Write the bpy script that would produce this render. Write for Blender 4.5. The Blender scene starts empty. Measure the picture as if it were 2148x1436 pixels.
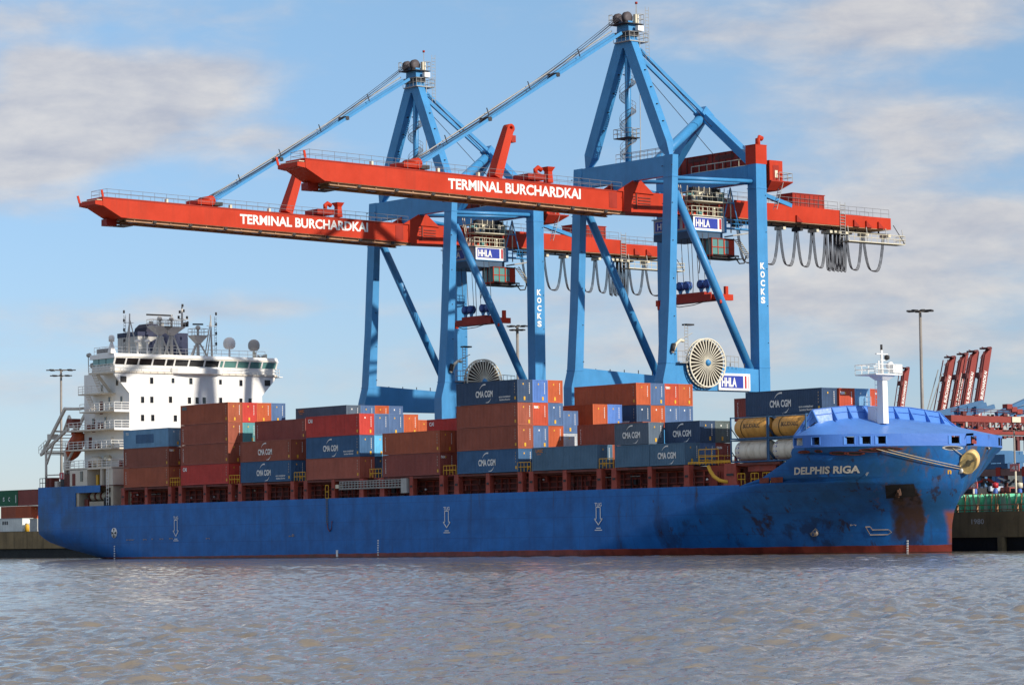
import bpy, math, random
import numpy as np
from mathutils import Vector, Matrix
random.seed(7); rng = np.random.default_rng(7)
S = bpy.context.scene
COL = S.collection
R = math.radians

# ------------------------------------------------------------------ camera
CAMP = Vector((293.9162, -231.4208, 2.3845)); YAW, PITCH, ROLL, FPX = 0.8847, 0.0658, -0.0141, 6194.2
FW = Vector((-math.sin(YAW)*math.cos(PITCH), math.cos(YAW)*math.cos(PITCH), math.sin(PITCH)))
_r = Vector((math.cos(YAW), math.sin(YAW), 0)); _u = _r.cross(FW)
RT = _r*math.cos(ROLL)+_u*math.sin(ROLL); UP = _u*math.cos(ROLL)-_r*math.sin(ROLL)
cd = bpy.data.cameras.new('camera'); cam = bpy.data.objects.new('camera', cd); COL.objects.link(cam)
cd.sensor_width = 36.0; cd.lens = 36.0*FPX/2148.0; cd.clip_start = 1.0; cd.clip_end = 30000
cam.matrix_world = Matrix(((RT.x, UP.x, -FW.x, CAMP.x), (RT.y, UP.y, -FW.y, CAMP.y), (RT.z, UP.z, -FW.z, CAMP.z), (0, 0, 0, 1)))
S.camera = cam

def at(px, py, axis, val):
    """world point seen at photo pixel (px, py) on the plane axis = val"""
    d = FW*FPX + RT*(px-1074) - UP*(py-718)
    i = 'XYZ'.index(axis)
    return CAMP + d*((val-CAMP[i])/d[i])

# ------------------------------------------------------------------ sky, sun, exposure
SUN_AZ, SUN_EL = R(12.8), R(24.2)            # azimuth from +X (bow) towards +Y (quay)
W = bpy.data.worlds.new('World'); S.world = W; W.use_nodes = True
def build_world():
    nt = W.node_tree; nt.nodes.clear(); N = nt.nodes.new; L = nt.links.new
    out = N('ShaderNodeOutputWorld'); bg = N('ShaderNodeBackground'); bg.inputs[1].default_value = 0.094
    L(bg.outputs[0], out.inputs[0])
    sky = N('ShaderNodeTexSky'); sky.sky_type = 'NISHITA'; sky.sun_disc = False
    sky.sun_elevation = SUN_EL; sky.sun_rotation = math.pi/2-SUN_AZ
    sky.air_density = 1.0; sky.dust_density = 0.0; sky.ozone_density = 2.5
    tc = N('ShaderNodeTexCoord'); sep = N('ShaderNodeSeparateXYZ'); L(tc.outputs['Generated'], sep.inputs[0])
    def M(op, a, b=None, c=None):
        n = N('ShaderNodeMath'); n.operation = op
        for i, v in enumerate((a, b, c)):
            if v is None: continue
            if isinstance(v, (int, float)): n.inputs[i].default_value = v
            else: L(v, n.inputs[i])
        return n.outputs[0]
    az = M('ARCTAN2', sep.outputs[1], sep.outputs[0])
    u = M('SUBTRACT', R(140.7), az)                    # heading, seen from the river
    v = M('ARCSINE', sep.outputs[2])                    # elevation
    def vec(su, sv, ou=0.0):
        c = N('ShaderNodeCombineXYZ'); L(M('MULTIPLY_ADD', u, su, ou), c.inputs[0]); L(M('MULTIPLY', v, sv), c.inputs[1]); return c.outputs[0]
    def noise(vc, scale, detail=6, rough=0.55, dist=0.0):
        n = N('ShaderNodeTexNoise'); n.noise_dimensions = '3D'; L(vc, n.inputs['Vector'])
        n.inputs['Scale'].default_value = scale; n.inputs['Detail'].default_value = detail
        n.inputs['Roughness'].default_value = rough; n.inputs['Distortion'].default_value = dist
        return n.outputs['Fac']
    def blob(u0, v0, a, b, k=1.0):
        du = M('DIVIDE', M('SUBTRACT', u, u0), a); dv = M('DIVIDE', M('SUBTRACT', v, v0), b)
        d = M('ADD', M('MULTIPLY', du, du), M('MULTIPLY', dv, dv))
        return M('MULTIPLY', M('EXPONENT', M('MULTIPLY', d, -1.0)), k)
    f1 = noise(vec(1.0, 2.6, 3.1), 16, 7, 0.55, 0.25)
    f2 = noise(vec(1.0, 3.0, 9.0), 13, 6, 0.5, 0.25)
    f3 = noise(vec(1.0, 3.2, 5.0), 30, 6, 0.6)
    # a broad cumulus bank upper left, loose veils upper right, thin bars low down
    pu = lambda x: math.atan((x-1074)/FPX); pv = lambda y: math.atan((1126-y)/FPX)
    bl = None
    for (x, y, a, b, k) in ((200, 235, 340, 95, .57), (380, 130, 240, 55, .38), (90, 120, 130, 50, .32), (560, 290, 220, 38, .20), (60, 30, 460, 40, .26), (50, 330, 200, 60, .25), (900, 30, 300, 30, -.05),
                            (1650, 70, 460, 80, .34), (1950, 40, 330, 70, .28), (1760, 230, 300, 55, .16), (2060, 290, 260, 70, .26), (2000, 560, 460, 130, .42), (1500, 640, 460, 60, .26), (700, 640, 330, 28, .16), (900, 700, 500, 50, .10), (1900, 440, 600, 80, .24), (1750, 330, 300, 60, .16), (1650, 740, 700, 60, .22), (250, 800, 500, 60, .26), (100, 640, 300, 60, .16), (1850, 860, 500, 30, .16), (30, 360, 220, 90, .26),
                            (1040, 230, 380, 110, -.2), (1000, 480, 300, 60, -.1), (350, 520, 420, 80, -.16)):
        q = blob(pu(x), pv(y), a/FPX, b/FPX, k)
        bl = q if bl is None else M('ADD', bl, q)
    f4 = noise(vec(1.0, 2.3, 2.0), 36, 7, 0.6, 0.3)
    dens = M('ADD', M('ADD', bl, M('MULTIPLY', f1, 0.6)), M('ADD', M('MULTIPLY', f2, 0.45), M('MULTIPLY', M('SUBTRACT', f4, 0.5), 0.30)))
    hi = N('ShaderNodeMapRange'); hi.interpolation_type = 'SMOOTHSTEP'; L(v, hi.inputs[0]); hi.inputs[1].default_value = 0.24; hi.inputs[2].default_value = 0.7; hi.inputs[4].default_value = 0.42   # unseen bright cloud overhead, added to lift the fill light
    dens = M('ADD', dens, hi.outputs[0])
    mr = N('ShaderNodeMapRange'); mr.interpolation_type = 'SMOOTHSTEP'; L(dens, mr.inputs[0])
    mr.inputs[1].default_value = 0.55; mr.inputs[2].default_value = 0.98; mr.inputs[3].default_value = 0.0; mr.inputs[4].default_value = 0.80
    mask = mr.outputs[0]
    # light tops, lilac grey undersides
    tone = M('ADD', M('MULTIPLY', f3, 0.8), M('MULTIPLY', f4, 0.8))
    cr = N('ShaderNodeMapRange'); L(tone, cr.inputs[0]); cr.inputs[1].default_value = 0.55; cr.inputs[2].default_value = 1.05
    cmix = N('ShaderNodeMix'); cmix.data_type = 'RGBA'; L(cr.outputs[0], cmix.inputs[0])
    cmix.inputs[6].default_value = (3.85, 3.8, 4.2, 1); cmix.inputs[7].default_value = (6.1, 5.7, 5.35, 1)
    # sky tint: deeper blue with height
    hr = N('ShaderNodeMapRange'); L(v, hr.inputs[0]); hr.inputs[1].default_value = 0.0; hr.inputs[2].default_value = 0.19
    tint = N('ShaderNodeMix'); tint.data_type = 'RGBA'; L(hr.outputs[0], tint.inputs[0])
    tint.inputs[6].default_value = (0.51, 0.59, 0.90, 1); tint.inputs[7].default_value = (0.86, 0.93, 1.0, 1)
    mul = N('ShaderNodeMix'); mul.data_type = 'RGBA'; mul.blend_type = 'MULTIPLY'; mul.inputs[0].default_value = 1.0
    L(sky.outputs[0], mul.inputs[6]); L(tint.outputs[2], mul.inputs[7])
    fin = N('ShaderNodeMix'); fin.data_type = 'RGBA'; L(mask, fin.inputs[0]); L(mul.outputs[2], fin.inputs[6]); L(cmix.outputs[2], fin.inputs[7])
    L(fin.outputs[2], bg.inputs[0])
build_world()
sl = bpy.data.lights.new('sun', 'SUN'); sl.energy = 3.35; sl.angle = R(0.8); sl.color = (1.0, 0.92, 0.8)
so = bpy.data.objects.new('sun', sl); COL.objects.link(so)
SUNV = Vector((math.cos(SUN_EL)*math.cos(SUN_AZ), math.cos(SUN_EL)*math.sin(SUN_AZ), math.sin(SUN_EL)))
so.rotation_euler = SUNV.to_track_quat('Z', 'Y').to_euler(); so.location = (200, 60, 120)
S.view_settings.view_transform = 'Standard'; S.view_settings.look = 'None'
S.view_settings.exposure = 0.45; S.view_settings.gamma = 1.0
S.cycles.max_bounces = 6; S.cycles.caustics_reflective = False; S.cycles.caustics_refractive = False

# ------------------------------------------------------------------ materials
MATS = {}
def paint(name, rgb, rough=0.5, var=0.18, scale=0.6, rust=0.0, streak=0.0, metal=0.0, dirt=(0.05, 0.035, 0.02), rustc=(0.12, 0.045, 0.015), spec=0.4, rand=0.0, fine=0.06):
    """painted or bare surface: mottled base colour, grime streaks running down, rust spots"""
    if name in MATS: return MATS[name]
    m = bpy.data.materials.new(name); m.use_nodes = True; nt = m.node_tree; N = nt.nodes.new; L = nt.links.new
    b = nt.nodes['Principled BSDF']; b.inputs['Roughness'].default_value = rough; b.inputs['Metallic'].default_value = metal
    b.inputs['Specular IOR Level'].default_value = spec
    tc = N('ShaderNodeTexCoord'); oi = N('ShaderNodeObjectInfo')
    add = N('ShaderNodeVectorMath'); add.operation = 'ADD'; L(tc.outputs['Object'], add.inputs[0])
    sc = N('ShaderNodeVectorMath'); sc.operation = 'SCALE'; sc.inputs[0].default_value = (97, 53, 31); L(oi.outputs['Random'], sc.inputs['Scale'])
    L(sc.outputs[0], add.inputs[1]); P = add.outputs[0]
    def nz(scale, detail, vscale=None, rough=0.6):
        v = P
        if vscale:
            mp = N('ShaderNodeMapping'); mp.inputs['Scale'].default_value = vscale; L(P, mp.inputs[0]); v = mp.outputs[0]
        n = N('ShaderNodeTexNoise'); L(v, n.inputs['Vector']); n.inputs['Scale'].default_value = scale; n.inputs['Detail'].default_value = detail; n.inputs['Roughness'].default_value = rough
        return n.outputs['Fac']
    def rampf(x, a, c, lo=0.0, hi=1.0):
        r = N('ShaderNodeMapRange'); L(x, r.inputs[0]); r.inputs[1].default_value = a; r.inputs[2].default_value = c; r.inputs[3].default_value = lo; r.inputs[4].default_value = hi; return r.outputs[0]
    def mix(f, a, c):
        x = N('ShaderNodeMix'); x.data_type = 'RGBA'
        if isinstance(f, float): x.inputs[0].default_value = f
        else: L(f, x.inputs[0])
        for i, q in ((6, a), (7, c)):
            if isinstance(q, tuple): x.inputs[i].default_value = (*q, 1)
            else: L(q, x.inputs[i])
        return x.outputs[2]
    hi = tuple(min(1, c*(1+var)+0.006) for c in rgb); lo = tuple(c*(1-var) for c in rgb)
    c = mix(rampf(nz(scale, 5), 0.3, 0.7), lo, hi)
    if fine: c = mix(rampf(nz(9.0, 4), 0.35, 0.75, 0, fine*4), c, tuple(q*0.6 for q in rgb))
    if streak: c = mix(rampf(nz(1.0, 6, (1.6, 1.6, 0.12)), 0.5, 0.8, 0, streak), c, dirt)
    if rust:
        c = mix(rampf(nz(1.7, 8, (1, 1, 0.55), 0.7), 0.72-rust*0.22, 0.80-rust*0.2, 0, 0.9), c, rustc)
    if rand:
        hs = N('ShaderNodeHueSaturation'); L(rampf(oi.outputs['Random'], 0, 1, 1-rand, 1+rand), hs.inputs['Value']); L(c, hs.inputs['Color']); c = hs.outputs[0]
    L(c, b.inputs['Base Color'])
    L(rampf(nz(3.0, 4), 0.3, 0.7, rough*0.85, min(1, rough*1.2)), b.inputs['Roughness'])
    MATS[name] = m; return m
def glass(name, rgb, rough=0.05):
    if name in MATS: return MATS[name]
    m = bpy.data.materials.new(name); m.use_nodes = True; b = m.node_tree.nodes['Principled BSDF']
    b.inputs['Base Color'].default_value = (*rgb, 1); b.inputs['Roughness'].default_value = rough; b.inputs['Specular IOR Level'].default_value = 0.6
    MATS[name] = m; return m
BLUE = paint('crane_blue', (0.052, 0.27, 0.56), 0.42, 0.10, 0.35, rust=0.15, streak=0.25, dirt=(0.03, 0.10, 0.26))
RED = paint('crane_red', (0.52, 0.040, 0.013), 0.5, 0.10, 0.3, rust=0.12, streak=0.4, dirt=(0.30, 0.04, 0.02), spec=0.15)
RAILG = paint('handrail_grey', (0.22, 0.22, 0.23), 0.5, 0.15, 1.5)
DRED = paint('machine_red', (0.36, 0.030, 0.015), 0.5, 0.12, 0.4, streak=0.3, dirt=(0.12, 0.02, 0.015), spec=0.2)
UNDER = paint('girder_underside', (0.48, 0.28, 0.16), 0.7, 0.3, 0.8, rust=0.5)
DARK = paint('dark_steel', (0.03, 0.028, 0.03), 0.6, 0.3, 1.0)
GALV = paint('galvanised_steel', (0.42, 0.42, 0.40), 0.5, 0.15, 1.5, rust=0.2)
CREAM = paint('cream_paint', (0.72, 0.66, 0.5), 0.5, 0.12, 1.0, rust=0.25)
WHITE = paint('white_paint', (0.87, 0.86, 0.83), 0.5, 0.04, 0.5, streak=0.10, dirt=(0.4, 0.33, 0.25), fine=0.01)
LETTER = paint('letter_white', (0.85, 0.84, 0.80), 0.55, 0.06, 1.0, fine=0.03)
LETTERO = paint('letter_orange', (0.62, 0.22, 0.04), 0.55, 0.1, 1.0)
LETTERK = paint('letter_black', (0.03, 0.03, 0.035), 0.6, 0.1, 1.0)
SIGNBLUE = paint('sign_blue', (0.025, 0.05, 0.36), 0.4, 0.08, 0.5)
SIGNRED = paint('sign_red', (0.5, 0.02, 0.03), 0.4, 0.08, 0.5)
YELLOW = paint('safety_yellow', (0.75, 0.42, 0.03), 0.5, 0.15, 1.0, rust=0.25)
DECKRED = paint('deck_red', (0.36, 0.062, 0.038), 0.6, 0.25, 0.7, rust=0.35, streak=0.4)
DECKDK = paint('deck_red_dark', (0.15, 0.038, 0.028), 0.7, 0.35, 0.8, rust=0.4, streak=0.5)
ROPE = paint('rope', (0.55, 0.45, 0.30), 0.9, 0.2, 3.0)
CABLE = paint('black_cable', (0.035, 0.03, 0.035), 0.5, 0.2, 2.0)
CONC = paint('concrete', (0.28, 0.26, 0.22), 0.9, 0.2, 0.3, streak=0.3)
ASPH = paint('asphalt', (0.06, 0.06, 0.058), 0.9, 0.2, 0.2)
BLACKG = glass('bridge_glass', (0.02, 0.02, 0.022), 0.06)
GREENG = glass('green_glass', (0.13, 0.30, 0.28), 0.08)

# ------------------------------------------------------------------ mesh building
_text = {}
def text2d(s, bold=0.0, spacing=1.0):
    """outline of a word as flat triangles, scaled to cap height 1 and starting at x = 0"""
    k = (s, bold, spacing)
    if k in _text: return _text[k]
    c = bpy.data.curves.new('t', 'FONT'); c.body = s; c.size = 1.0; c.offset = bold; c.resolution_u = 3; c.space_character = spacing; c.fill_mode = 'FRONT'
    o = bpy.data.objects.new('t', c); COL.objects.link(o)
    dg = bpy.context.evaluated_depsgraph_get(); me = bpy.data.meshes.new_from_object(o.evaluated_get(dg))
    V = np.array([v.co[:] for v in me.vertices]) if len(me.vertices) else np.zeros((0, 3)); F = [list(p.vertices) for p in me.polygons]
    bpy.data.objects.remove(o); bpy.data.curves.remove(c); bpy.data.meshes.remove(me)
    h = 0.73; V = V[:, :2].copy(); V[:, 0] -= V[:, 0].min(); V /= h
    _text[k] = (V, F, V[:, 0].max()); return _text[k]

class MB:
    def __init__(s): s.v = []; s.f = []; s.m = []; s.mats = []; s.sm = []; s.log = []
    def mi(s, mat):
        if mat not in s.mats: s.mats.append(mat)
        return s.mats.index(mat)
    def add(s, vs, fs, mat, smooth=False):
        o = len(s.v); o2 = len(s.f); k = s.mi(mat); s.v += [tuple(p) for p in vs]
        for f in fs: s.f.append([i+o for i in f]); s.m.append(k); s.sm.append(smooth)
        s.log.append((o, len(s.v), o2, len(s.f)))
        return s
    def box(s, x0, x1, y0, y1, z0, z1, mat):
        v = [(x, y, z) for z in (z0, z1) for y in (y0, y1) for x in (x0, x1)]
        return s.add(v, [(0, 2, 3, 1), (4, 5, 7, 6), (0, 1, 5, 4), (2, 6, 7, 3), (0, 4, 6, 2), (1, 3, 7, 5)], mat)
    def loft(s, rings, mat, cap=True, smooth=False):
        n = len(rings[0]); v = [p for r in rings for p in r]; f = []
        for i in range(len(rings)-1):
            for j in range(n):
                a = i*n+j; b = i*n+(j+1) % n; f.append((a, b, b+n, a+n))
        if cap: f += [tuple(reversed(range(n))), tuple(range((len(rings)-1)*n, len(rings)*n))]
        return s.add(v, f, mat, smooth)
    def zloft(s, secs, mat):
        return s.loft([[(x0, y0, z), (x1, y0, z), (x1, y1, z), (x0, y1, z)] for (z, x0, x1, y0, y1) in secs], mat)
    def _fr(s, p0, p1, up):
        d = (Vector(p1)-Vector(p0)).normalized(); u = Vector(up)
        if abs(d.dot(u)) > 0.98: u = Vector((1, 0, 0)) if abs(d.x) < 0.9 else Vector((0, 1, 0))
        a = d.cross(u).normalized(); return d, a, a.cross(d).normalized()
    def beam(s, p0, p1, w, h, mat, up=(0, 0, 1), w1=None, h1=None):
        d, a, b = s._fr(p0, p1, up); w1 = w if w1 is None else w1; h1 = h if h1 is None else h1
        rs = []
        for p, ww, hh in ((Vector(p0), w, h), (Vector(p1), w1, h1)):
            rs.append([p-a*ww/2-b*hh/2, p+a*ww/2-b*hh/2, p+a*ww/2+b*hh/2, p-a*ww/2+b*hh/2])
        return s.loft(rs, mat)
    def tube(s, p0, p1, r, mat, n=8, r1=None, cap=True):
        d, a, b = s._fr(p0, p1, (0, 0, 1)); r1 = r if r1 is None else r1; rs = []
        for p, q in ((Vector(p0), r), (Vector(p1), r1)):
            rs.append([p+(a*math.cos(2*math.pi*k/n)+b*math.sin(2*math.pi*k/n))*q for k in range(n)])
        return s.loft(rs, mat, cap, n > 5)
    def path(s, pts, r, mat, n=6):
        pts = [Vector(p) for p in pts]; rs = []
        for i, p in enumerate(pts):
            d = (pts[min(i+1, len(pts)-1)]-pts[max(i-1, 0)]).normalized(); u = Vector((0, 0, 1)) if abs(d.z) < 0.95 else Vector((1, 0, 0))
            a = d.cross(u).normalized(); b = a.cross(d)
            rs.append([p+(a*math.cos(2*math.pi*k/n)+b*math.sin(2*math.pi*k/n))*r for k in range(n)])
        return s.loft(rs, mat, True, True)
    def lathe(s, c, axis, prof, mat, n=20, ring=False):
        """prof: (radius, height along axis) pairs"""
        ax = {'X': (Vector((0, 1, 0)), Vector((0, 0, 1)), Vector((1, 0, 0))), 'Y': (Vector((0, 0, 1)), Vector((1, 0, 0)), Vector((0, 1, 0))), 'Z': (Vector((1, 0, 0)), Vector((0, 1, 0)), Vector((0, 0, 1)))}[axis]
        rs = [[Vector(c)+ax[2]*h+(ax[0]*math.cos(2*math.pi*k/n)+ax[1]*math.sin(2*math.pi*k/n))*max(r, 1e-3) for k in range(n)] for r, h in (prof+[prof[0]] if ring else prof)]
        return s.loft(rs, mat, not ring, True)
    def poly(s, pts, mat): return s.add(pts, [tuple(range(len(pts)))], mat)
    def slab(s, pts, vec, mat):
        """flat outline pts pushed along vec"""
        v = Vector(vec); return s.loft([[Vector(p) for p in pts], [Vector(p)+v for p in pts]], mat)
    def text(s, st, o, u, v, height, mat, width=None, bold=0.02, fn=None, spacing=1.0, centre=False):
        V, F, w = text2d(st, bold, spacing); u = Vector(u).normalized(); v = Vector(v).normalized(); o = Vector(o)
        sx = height if width is None else width/w
        if centre: o = o-u*(w*sx/2)
        P = [o+u*(p[0]*sx)+v*(p[1]*height) for p in V]
        if fn: P = [fn(p) for p in P]
        return s.add(P, F, mat)
    def arc(s, c, u, v, r, a0, a1, w0, w1, mat, n=10):
        c = Vector(c); u = Vector(u); v = Vector(v); P = []; F = []
        for k in range(n+1):
            a = R(a0+(a1-a0)*k/n); w = w0+(w1-w0)*k/n
            for q in (r-w/2, r+w/2): P.append(c+u*(math.cos(a)*q)+v*(math.sin(a)*q))
            if k: F.append((2*k-2, 2*k, 2*k+1, 2*k-1))
        return s.add(P, F, mat)
    def rail(s, pts, mat, h=1.1, step=2.0, r=0.035, rails=(1.0, 0.5), post=None):
        for i in range(len(pts)-1):
            a, b = Vector(pts[i]), Vector(pts[i+1]); n = max(1, round((b-a).length/step))
            for k in range(n+1):
                if k == 0 and i: continue
                p = a.lerp(b, k/n); s.tube(p, p+Vector((0, 0, h)), post or r, mat, 4, cap=False)
            for q in rails: s.tube(a+Vector((0, 0, h*q)), b+Vector((0, 0, h*q)), r, mat, 4, cap=False)
        return s
    def ladder(s, p0, p1, side, mat, w=0.5, r=0.03, step=0.5):
        p0, p1, sd = Vector(p0), Vector(p1), Vector(side)*w/2
        s.tube(p0-sd, p1-sd, r, mat, 4); s.tube(p0+sd, p1+sd, r, mat, 4); n = int((p1-p0).length/step)
        for k in range(1, n): q = p0.lerp(p1, k/n); s.tube(q-sd, q+sd, r, mat, 4)
        return s
    def build_each(s, name, parent, gap=.04):
        """one object per separate piece: shapes that touch stay together"""
        V = s.v; L = s.log; n = len(L); par = list(range(n))
        bb = [(np.min(V[a:b], axis=0)-gap, np.max(V[a:b], axis=0)+gap) for a, b, _, _ in L]
        def find(i):
            while par[i] != i: i = par[i]
            return i
        for i in range(n):
            for j in range(i):
                if (bb[i][0] <= bb[j][1]).all() and (bb[j][0] <= bb[i][1]).all(): par[find(i)] = find(j)
        out = {}
        for i in range(n): out.setdefault(find(i), []).append(i)
        res = []
        for ks in out.values():
            m = type(s)()
            for i in ks:
                a, b, c, d = L[i]
                for k in range(c, d): pass
                o = len(m.v); m.v += V[a:b]
                for k in range(c, d): m.f.append([q-a+o for q in s.f[k]]); m.m.append(m.mi(s.mats[s.m[k]])); m.sm.append(s.sm[k])
            res.append(m.build(name, parent))
        return res
    def build(s, name, parent=None, origin=None, smooth=None):
        if origin is None: origin = Vector((0, 0, 0)) if parent is None else world_loc(parent)
        me = bpy.data.meshes.new(name); o0 = Vector(origin)
        V = np.array(s.v, dtype=float)-np.array(o0[:]); me.from_pydata(V.tolist(), [], s.f)
        for m in s.mats: me.materials.append(m)
        me.polygons.foreach_set('material_index', s.m); me.polygons.foreach_set('use_smooth', s.sm if smooth is None else [smooth]*len(s.sm))
        me.update(); o = bpy.data.objects.new(name, me); COL.objects.link(o)
        if parent is not None: o.parent = parent
        else: o.location = o0
        return o
def world_loc(o):
    p = Vector((0, 0, 0))
    while o is not None: p += o.location; o = o.parent
    return p
def empty(name, loc): o = bpy.data.objects.new(name, None); o.location = loc; o.empty_display_size = 2; COL.objects.link(o); return o
def tag(o, label=None, cat=None, group=None, kind=None):
    for k, v in (('label', label), ('category', cat), ('group', group), ('kind', kind)):
        if v: o[k] = v
    return o
def copy_tree(o, parent=None):
    c = o.copy(); COL.objects.link(c)
    if parent is not None: c.parent = parent
    for ch in list(o.children): copy_tree(ch, c)
    return c

# ------------------------------------------------------------------ river
def build_water():
    m = bpy.data.materials.new('river_water'); m.use_nodes = True; nt = m.node_tree; N = nt.nodes.new; L = nt.links.new
    b = nt.nodes['Principled BSDF']; b.inputs['Base Color'].default_value = (0.20, 0.17, 0.13, 1); b.inputs['Roughness'].default_value = 0.07; b.inputs['IOR'].default_value = 1.33
    tc = N('ShaderNodeTexCoord')
    def nz(scale, det, vs, rough=0.6):
        mp = N('ShaderNodeMapping'); mp.inputs['Scale'].default_value = vs; mp.inputs['Rotation'].default_value = (0, 0, R(35)); L(tc.outputs['Object'], mp.inputs[0])
        n = N('ShaderNodeTexNoise'); L(mp.outputs[0], n.inputs['Vector']); n.inputs['Scale'].default_value = scale; n.inputs['Detail'].default_value = det; n.inputs['Roughness'].default_value = rough; return n.outputs['Fac']
    a = nz(1.3, 5, (1, 0.55, 1)); c = nz(5.0, 3, (1, 0.6, 1)); big = nz(0.02, 3, (1, 1, 1))
    s = N('ShaderNodeMath'); s.operation = 'MULTIPLY_ADD'; L(c, s.inputs[0]); s.inputs[1].default_value = 0.28; L(a, s.inputs[2])
    bp = N('ShaderNodeBump'); bp.inputs['Distance'].default_value = 0.10
    st = N('ShaderNodeMapRange'); L(big, st.inputs[0]); st.inputs[1].default_value = 0.35; st.inputs[2].default_value = 0.65; st.inputs[3].default_value = 0.6; st.inputs[4].default_value = 1.0
    L(st.outputs[0], bp.inputs['Strength']); L(s.outputs[0], bp.inputs['Height']); L(bp.outputs[0], b.inputs['Normal'])
    # a fine grid of real waves in the stretch of river before the ship, flat water around it
    ax = Vector((FW.x, FW.y)).normalized(); ay = Vector((ax.y, -ax.x))
    hw = 0.34; d = [26.0]
    while d[-1] < 470: d.append(d[-1]*1.0026+.02)
    d = np.array(d); th_ = np.concatenate([np.linspace(-hw, -.19, 30)[:-1], np.linspace(-.19, .19, 300), np.linspace(.19, hw, 30)[1:]])
    D, Tn = np.meshgrid(d, np.tan(th_), indexing='ij'); Wd = D*Tn; X = CAMP.x+ax.x*D+ay.x*Wd; Y = CAMP.y+ax.y*D+ay.y*Wd
    Z = np.zeros_like(X); g = np.random.default_rng(3)
    for k in range(110):
        lam = 0.32*math.exp(g.uniform(0, 1)**1.25*math.log(20.0)); th = R(205)+g.normal(0, 0.8); kk = 2*math.pi/lam
        amp = 0.0062*lam*(0.5+g.random())*(1.12 if lam < 1.1 else 1.12*(1.1/lam)**.75); ph = g.uniform(0, 6.28)
        keep = np.clip((lam/(D*.0029)-1.2)/1.6, 0, 1); p = kk*(X*math.cos(th)+Y*math.sin(th))+ph; Z += keep*amp*(np.sin(p)+0.25*np.sin(2*p+0.9))
    gust = 0.85+0.45*np.sin(X*0.041+Y*0.023+1)*np.sin(Y*0.057-X*0.018+2)
    edge = np.clip(np.minimum.reduce([(D-26)/8, (470-D)/30, (hw-np.abs(th_)[None, :]+0*D)*20]), 0, 1); Z *= gust*edge
    n0, n1 = X.shape; V = np.stack([X.ravel(), Y.ravel(), Z.ravel()], 1)
    i = np.arange(n0*n1).reshape(n0, n1); Q = np.stack([i[:-1, :-1], i[:-1, 1:], i[1:, 1:], i[1:, :-1]], -1).reshape(-1, 4)
    nv = len(V); c4 = [(0, 0), (0, n1-1), (n0-1, n1-1), (n0-1, 0)]; ids = [int(i[a, b]) for a, b in c4]
    big_ = 9000.0; o = [(CAMP.x+ax.x*q+ay.x*t, CAMP.y+ax.y*q+ay.y*t, 0) for q, t in ((-big_, -big_), (-big_, big_), (big_, big_), (big_, -big_))]
    V = np.vstack([V, np.array(o)]); F2 = [(ids[j], ids[(j+1) % 4], nv+(j+1) % 4, nv+j) for j in range(4)]
    me = bpy.data.meshes.new('river'); Qa = np.vstack([Q, np.array(F2)])
    me.vertices.add(len(V)); me.vertices.foreach_set('co', V.ravel()); me.loops.add(Qa.size); me.loops.foreach_set('vertex_index', Qa.ravel().astype(np.int32))
    me.polygons.add(len(Qa)); me.polygons.foreach_set('loop_start', np.arange(0, Qa.size, 4)); me.polygons.foreach_set('loop_total', np.full(len(Qa), 4)); me.polygons.foreach_set('use_smooth', np.ones(len(Qa), bool))
    me.update(calc_edges=True); me.materials.append(m); ob = bpy.data.objects.new('river', me); COL.objects.link(ob); tag(ob, kind='structure')
build_water()

# ------------------------------------------------------------------ the ship: hull form
YC, BM = 14.75, 14.9                     # centre line and half beam
def lerp(z, tab):
    if z <= tab[0][0]: return tab[0][1]
    for (a, b), (c, d) in zip(tab, tab[1:]):
        if z <= c: return b+(d-b)*(z-a)/(c-a)
    return tab[-1][1]
STEM = ((-1, 69.9), (0, 69.95), (3, 70.05), (4.6, 70.45), (5.8, 71.05), (7.2, 71.75), (8.6, 72.1), (10, 72.4), (11.8, 72.5), (13.15, 72.5))
ENT = ((0, 22), (4, 36), (8, 54), (11.8, 62.3), (13.15, 62.3))
PE = ((0, 1.9), (6, 2.0), (11.8, 2.0), (14, 2.0)); QE = ((0, 1.0), (5, 0.95), (9, 0.90), (11.8, 0.84), (14, 0.84))
AFT = ((-1, -88), (0.2, -91), (0.95, -94.8), (1.65, -98.8), (2.5, -102.2), (3.1, -103.3), (3.8, -103.9), (4.6, -104.1), (11.2, -104.0))
def half(x, z):
    xs, xt = lerp(z, ENT), lerp(z, STEM)
    if x > xs: return BM*max(0.0, 1-min(1, (x-xs)/(xt-xs))**lerp(z, PE))**lerp(z, QE)
    a = lerp(z, AFT); t = min(1, max(0, (x-a)/14.0)); q = max(0.0, 1-z/4.0)
    return BM*(1-q*0.22*(1-t)**2)
def hy(x, z): return YC-half(x, z)
def on_hull(px, py, off=0.04):
    y = 0.0
    for _ in range(40):
        p = at(px, py, 'Y', y); y = 0.6*y+0.4*(hy(p.x, p.z)-off)
    return p
XTOP = ((7.9, 52.3), (9.0, 55.5), (10.2, 58.5), (11.3, 60.0), (12.2, 60.5), (13.15, 60.6))     # aft edge of the forecastle side

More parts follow.
